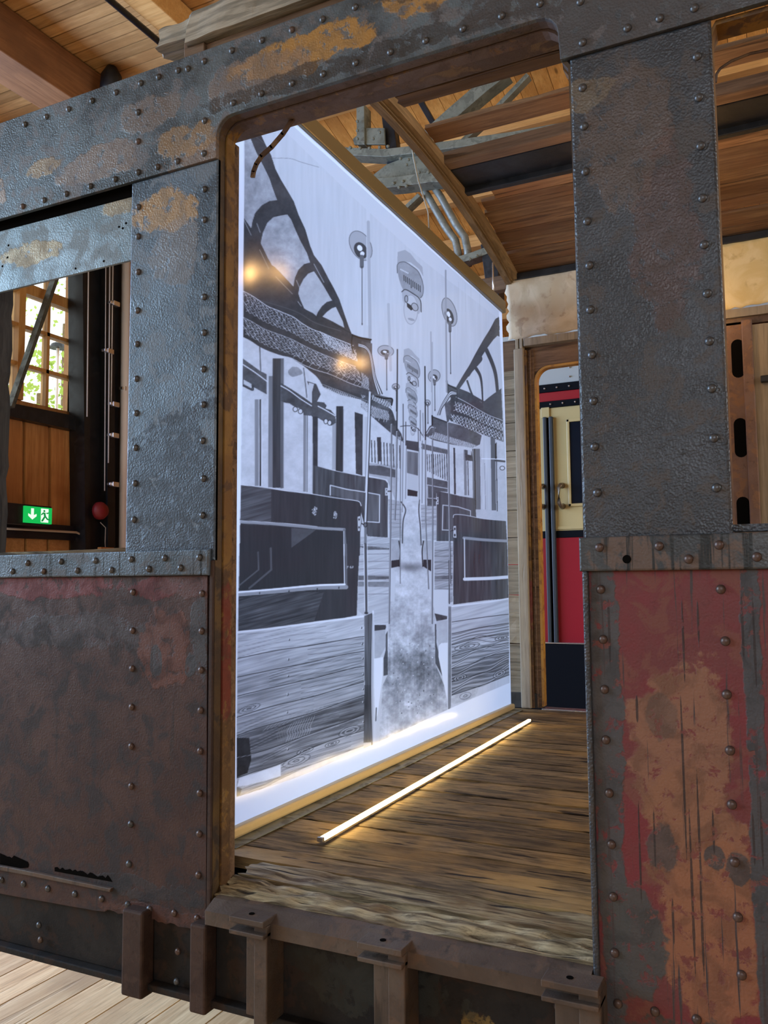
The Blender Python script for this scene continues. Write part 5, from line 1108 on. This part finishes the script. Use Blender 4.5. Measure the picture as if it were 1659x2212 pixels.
# ---------------------------------------------------------------- rivets
rv = BM(); bmesh.ops.create_uvsphere(rv, u_segments=14, v_segments=8, radius=.0092)
for v in rv.verts: v.co.y = v.co.y*.85 if v.co.y < 0 else v.co.y*.15
RM = {}
for k, m in (('s', M_rivet), ('r', M_rivetR)):
    me = bpy.data.meshes.new('rivet'); b2 = rv.copy(); b2.to_mesh(me); b2.free(); me.materials.append(m); me.polygons.foreach_set('use_smooth', [True]*len(me.polygons)); RM[k] = me
rv.free()
def zc(pts, sc, ox=0, oy=0): return [(ox+x/sc, oy+y/sc) for x, y in pts]
RIV = [
 (lb, 's', -.008, zc([(202, 505), (298, 472), (400, 436), (503, 400), (610, 360), (687, 333), (771, 305), (813, 298), (884, 265), (1003, 219), (1133, 175), (1262, 130), (1395, 84), (1535, 32), (598, 485), (598, 612), (598, 745), (885, 522), (882, 663), (192, 865), (288, 838), (392, 805), (499, 775), (682, 722), (768, 697), (1008, 445), (1130, 405), (1262, 360), (1397, 320), (1537, 272), (110, 538), (100, 892)], 2)),
 (lb, 's', -.008, zc([(27, 225), (180, 176), (341, 124), (508, 69), (674, 16), (848, 8), (858, 184), (1051, 122), (1191, 80), (1341, 36)], 2.001, 830)),
 (pl, 's', .0, zc([(885, 818), (884, 950), (600, 895), (598, 1022)], 2)),
 (pl, 's', .0, zc([(920, 147), (915, 402), (912, 625), (908, 855), (906, 1083), (902, 1313), (898, 1549), (891, 1790), (1358, 45), (1357, 312), (1357, 549), (1352, 791), (1352, 1026), (1347, 1266), (1352, 1517), (1345, 1761)], 3.073, 0, 540)),
 (prr, 's', -.001, zc([(858, 380), (865, 546), (870, 742), (878, 957), (1352, 245), (1360, 422), (1368, 631), (1376, 857), (1384, 1058)], 2.001, 830)),
 (prr, 's', -.001, zc([(555, 38), (560, 312), (570, 592), (580, 877), (587, 1160), (603, 1445), (1283, 212), (1297, 507), (1311, 800), (1324, 1107), (1340, 1415)], 2.865, 1080, 560)),
 (bR, 'r', -.014, zc([(616, 1784), (985, 1775), (1168, 1855), (1357, 1768), (1590, 1842)], 2.865, 1080, 560)),
 (bL, 's', -.014, zc([(407, 2068), (290, 2133), (515, 2128), (635, 2062), (743, 2125), (873, 2053), (988, 2117), (1095, 2045), (1200, 2110), (1325, 2040), (185, 2078), (85, 2133)], 3.073, 0, 540)),
 (sR, 'r', .0, [(1298, 1273), (1303, 1381), (1306, 1489), (1309, 1598), (1316, 1713), (1321, 1824), (1325, 1937), (1328, 2058), (1335, 2168), (1557, 1273), (1567, 1385), (1570, 1500), (1577, 1621), (1581, 1738), (1587, 1862), (1594, 1981), (1602, 2106), (1415, 2185), (1505, 2202)]),
 (sk, 'r', .0, [(288, 1279), (287, 1362), (286, 1444), (285, 1527), (284, 1612), (284, 1698), (283, 1780), (279, 1866), (437, 1282), (436, 1363), (435, 1447), (434, 1534), (433, 1622), (432, 1713), (431, 1801), (429, 1890)]),
 (sk, 'r', .0, zc([(10, 475), (122, 495), (247, 520), (385, 547), (522, 572), (655, 602), (766, 625), (893, 645), (1010, 672)], 2.37, 0, 1700)),
 (sbo, 'r', .0, zc([(668, 772)], 2.37, 0, 1700)+[(544, 2030), (544, 2087), (846, 2090), (846, 2157), (1206, 2174), (385, 2055), (382, 2120), (85, 1998), (88, 2030)]),
]
ALLR = []
for par, k, y, pts in RIV:
    for (u, v) in pts:
        p = AY(u, v, y); d = float(np.linalg.norm(p-CAM)); ALLR.append((d, par, k, p))
ALLR.sort(key=lambda r: r[0])
for i, (d, par, k, p) in enumerate(ALLR[:100]):
    o = bpy.data.objects.new('rivet', RM[k]); put(o, par, p)
bm = BM()
for d, par, k, p in ALLR[100:]:
    n0 = len(bm.verts); bm.from_mesh(RM['s']); bm.verts.ensure_lookup_table()
    for v in bm.verts[n0:]: v.co += Vector(p)
mesh_obj('rivet', bm, M_rivet, car, smooth=True, kind='stuff')
p = AY(1354, 1208, -.0145); bm = BM(); tube(bm, [(p[0], -.0148, p[2]), (p[0], -.0142, p[2])], .0085, 16); mesh_obj('bolt_hole', bm, M_dark, bR)
for u, v in ((18, 530), (16, 556), (5, 575), (265, 493), (257, 490), (272, 482), (224, 564), (163, 580)):
    p = AY(u, v, .0215); bm = BM(); tube(bm, [(p[0], .0212, p[2]), (p[0], .0219, p[2])], .0035, 8); mesh_obj('screw_hole', bm, M_dark, hd)

# ================================================================ printed screen
SX = -1.49; SY0, SY1, SZ0, SZ1 = .296, 2.975, .885, 3.235
scr = thing('printed_screen', 'large translucent banner printed with a black and white tram interior', 'banner', (SX, 1.6, .87))
sample, _ = build_art()
NY, NZ = 620, 1050
ys = np.linspace(SY0, SY1, NY); zs = np.linspace(SZ0, SZ1, NZ)
Yg, Zg = np.meshgrid(ys, zs)
D = np.stack([np.full(Yg.shape, SX)-CAM[0], Yg-CAM[1], Zg-CAM[2]], -1)
Cc = D @ _R
U = CX+FPX*Cc[..., 0]/-Cc[..., 2]; V = CY-FPX*Cc[..., 1]/-Cc[..., 2]
G = sample(U, V)
tY = (Yg-SY0)/(SY1-SY0); tZ = (Zg-SZ0)/(SZ1-SZ0)
wave = .0016*np.sin(Yg*9+1.1*np.sin(Zg*1.3))*(.3+.7*np.sin(tZ*pi))+.0005*np.sin(Yg*23+Zg*2.0)+.003*np.sin(Zg*2.2+Yg*1.5)
edge = .010*np.sin(Zg*3.1)*np.clip((tY-.93)/.07, 0, 1)
co_ = np.stack([SX+wave, Yg+edge+.0*Zg, Zg], -1).reshape(-1, 3).astype(np.float32)
me = bpy.data.meshes.new('print_sheet'); me.vertices.add(NY*NZ); me.vertices.foreach_set('co', co_.ravel())
idx = np.arange(NY*NZ).reshape(NZ, NY)
quads = np.stack([idx[:-1, :-1], idx[:-1, 1:], idx[1:, 1:], idx[1:, :-1]], -1).reshape(-1, 4).astype(np.int32)
nf = len(quads); me.loops.add(nf*4); me.loops.foreach_set('vertex_index', quads.ravel()); me.polygons.add(nf)
me.polygons.foreach_set('loop_start', np.arange(0, nf*4, 4, dtype=np.int32)); me.polygons.foreach_set('loop_total', np.full(nf, 4, np.int32)); me.polygons.foreach_set('use_smooth', np.ones(nf, bool))
me.update(calc_edges=True)
ca = me.color_attributes.new('print', 'BYTE_COLOR', 'POINT')
g = np.clip(G.reshape(-1), 0, 1); ca.data.foreach_set('color_srgb', np.stack([g, g, g, np.ones_like(g)], -1).astype(np.float32).ravel())
t = NT('printed_translucent_fabric'); at = t.n('ShaderNodeAttribute', attribute_name='print').outputs['Color']
backlit_ink = t.mix(1.0, t.n('ShaderNodeGamma', {0: at, 1: 1.28}).outputs[0], (.78, .87, 1.0)); backlit_ink.node.blend_type = 'MULTIPLY'  # blue of the window backlight is multiplied into the print colour
df = t.n('ShaderNodeBsdfDiffuse', {'Color': backlit_ink}); tl = t.n('ShaderNodeBsdfTranslucent', {'Color': backlit_ink}); gs = t.n('ShaderNodeBsdfGlossy', {'Color': (1, 1, 1, 1), 'Roughness': .15})
m1 = t.n('ShaderNodeMixShader', {0: .55, 1: df.outputs[0], 2: tl.outputs[0]}); fr = t.n('ShaderNodeFresnel', {'IOR': 1.4})
m2 = t.n('ShaderNodeMixShader', {0: t.math('MULTIPLY', fr.outputs[0], .7), 1: m1.outputs[0], 2: gs.outputs[0]}); t.t.links.new(m2.outputs[0], t.out.inputs[0])
me.materials.append(t.m); put(bpy.data.objects.new('print_sheet', me), scr)
bm = BM(); box(bm, SX-.018, SX+.018, SY0-.03, SY1+.012, 3.198+.0, 3.268, .005); tr1 = mesh_obj('top_rail', bm, plain('bronze_rail', (.20, .155, .075), .4, .3), scr)
bm = BM(); box(bm, SX-.014, SX+.022, SY0-.03, SY1+.012, FZ+.004, FZ+.036, .008); mesh_obj('bottom_rail', bm, M_tan, scr)
bm = BM(); pp = [(-1.49, 1.86, 3.269), (-1.487, 1.84, 3.36), (-1.484, 1.72, 3.46), (-1.482, 1.66, 3.55), (-1.480, 1.64, 3.60)]
tube(bm, pp, .0035, 6); tag(mesh_obj('hanging_wire', bm, plain('grey_wire', (.30, .28, .22), .5, .4), None, smooth=True), 'grey wire looped over the carriage roof rib, holding the banner rail', 'wire')
bm = BM(); a = AY(1062, 590, 3.0); tube(bm, [(-1.53, 2.93, 3.50), (-1.53, 2.93, 3.26)], .005, 6); tag(mesh_obj('hanging_wire', bm, M_chrome, None, smooth=True), 'short bright wire near the far end of the banner rail', 'wire')
# thin grey strip laid on the floor between banner and boards
bm = BM(); rough_beam(bm, -1.56, -1.425, .25, 3.0, FZ+.0012, FZ+.0030, 4, 60, .0004, 5, 'y'); tag(mesh_obj('grey_floor_strip', bm, paint_metal('grey_strip', (.15, .16, .13), (.24, .25, .20), (.09, .08, .05), [], peel=.3, metal=0), None), 'thin grey strip lying on the floor under the banner rail', 'floor covering')

# ================================================================ light strip
p0 = Vector(AZ(695, 1812, FZ+.012)); p1 = Vector(AZ(1143, 1556, FZ+.012))
ls = thing('light_strip', 'glowing warm white light strip lying diagonally on the old floor boards', 'light strip', (p0+p1)/2-Vector((0, 0, .012)))
bm = BM(); bar(bm, p0, p1, .016, .007); mesh_obj('diffuser', bm, emis('warm_strip', (1.0, .70, .28), 30.0), ls)
bm = BM(); bar(bm, p0-Vector((0, 0, .0065)), p1-Vector((0, 0, .0065)), .019, .006); mesh_obj('channel', bm, M_chrome, ls)
bm = BM(); d = (p1-p0).normalized(); bar(bm, p0-d*.012, p0, .018, .012); mesh_obj('end_cap', bm, M_chrome, ls)
bm = BM(); bar(bm, p1, p1+d*.008, .018, .012); mesh_obj('end_cap', bm, M_chrome, ls)

# ================================================================ warm bulbs under the carriage roof
for nm, loc, lab in ((0, (-.45, 1.90, 3.24), 'warm bulb under the carriage roof mirrored as the upper glow on the banner'), (1, (-.51, 2.86, 2.97), 'warm bulb near the far wall, mirrored as the lower glow on the banner')):
    l_ = thing('warm_bulb', lab, 'bulb', loc)
    bm = BM(); bmesh.ops.create_uvsphere(bm, u_segments=16, v_segments=10, radius=.026, matrix=Matrix.Translation(loc)); mesh_obj('globe', bm, emis('bulb_glow_%s' % 'ab'[nm], (1.0, .56, .20), 330.0 if nm == 0 else 170.0), l_, smooth=True)
    zt_ = ZR(loc[1])+.03
    bm = BM(); tube(bm, [(loc[0], loc[1], loc[2]+.02), (loc[0], loc[1], loc[2]+.06)], .016, 10); mesh_obj('socket', bm, M_black, l_)
    bm = BM(); tube(bm, [(loc[0], loc[1], loc[2]+.05), (loc[0], loc[1], zt_)], .003, 6); mesh_obj('flex', bm, M_black, l_)
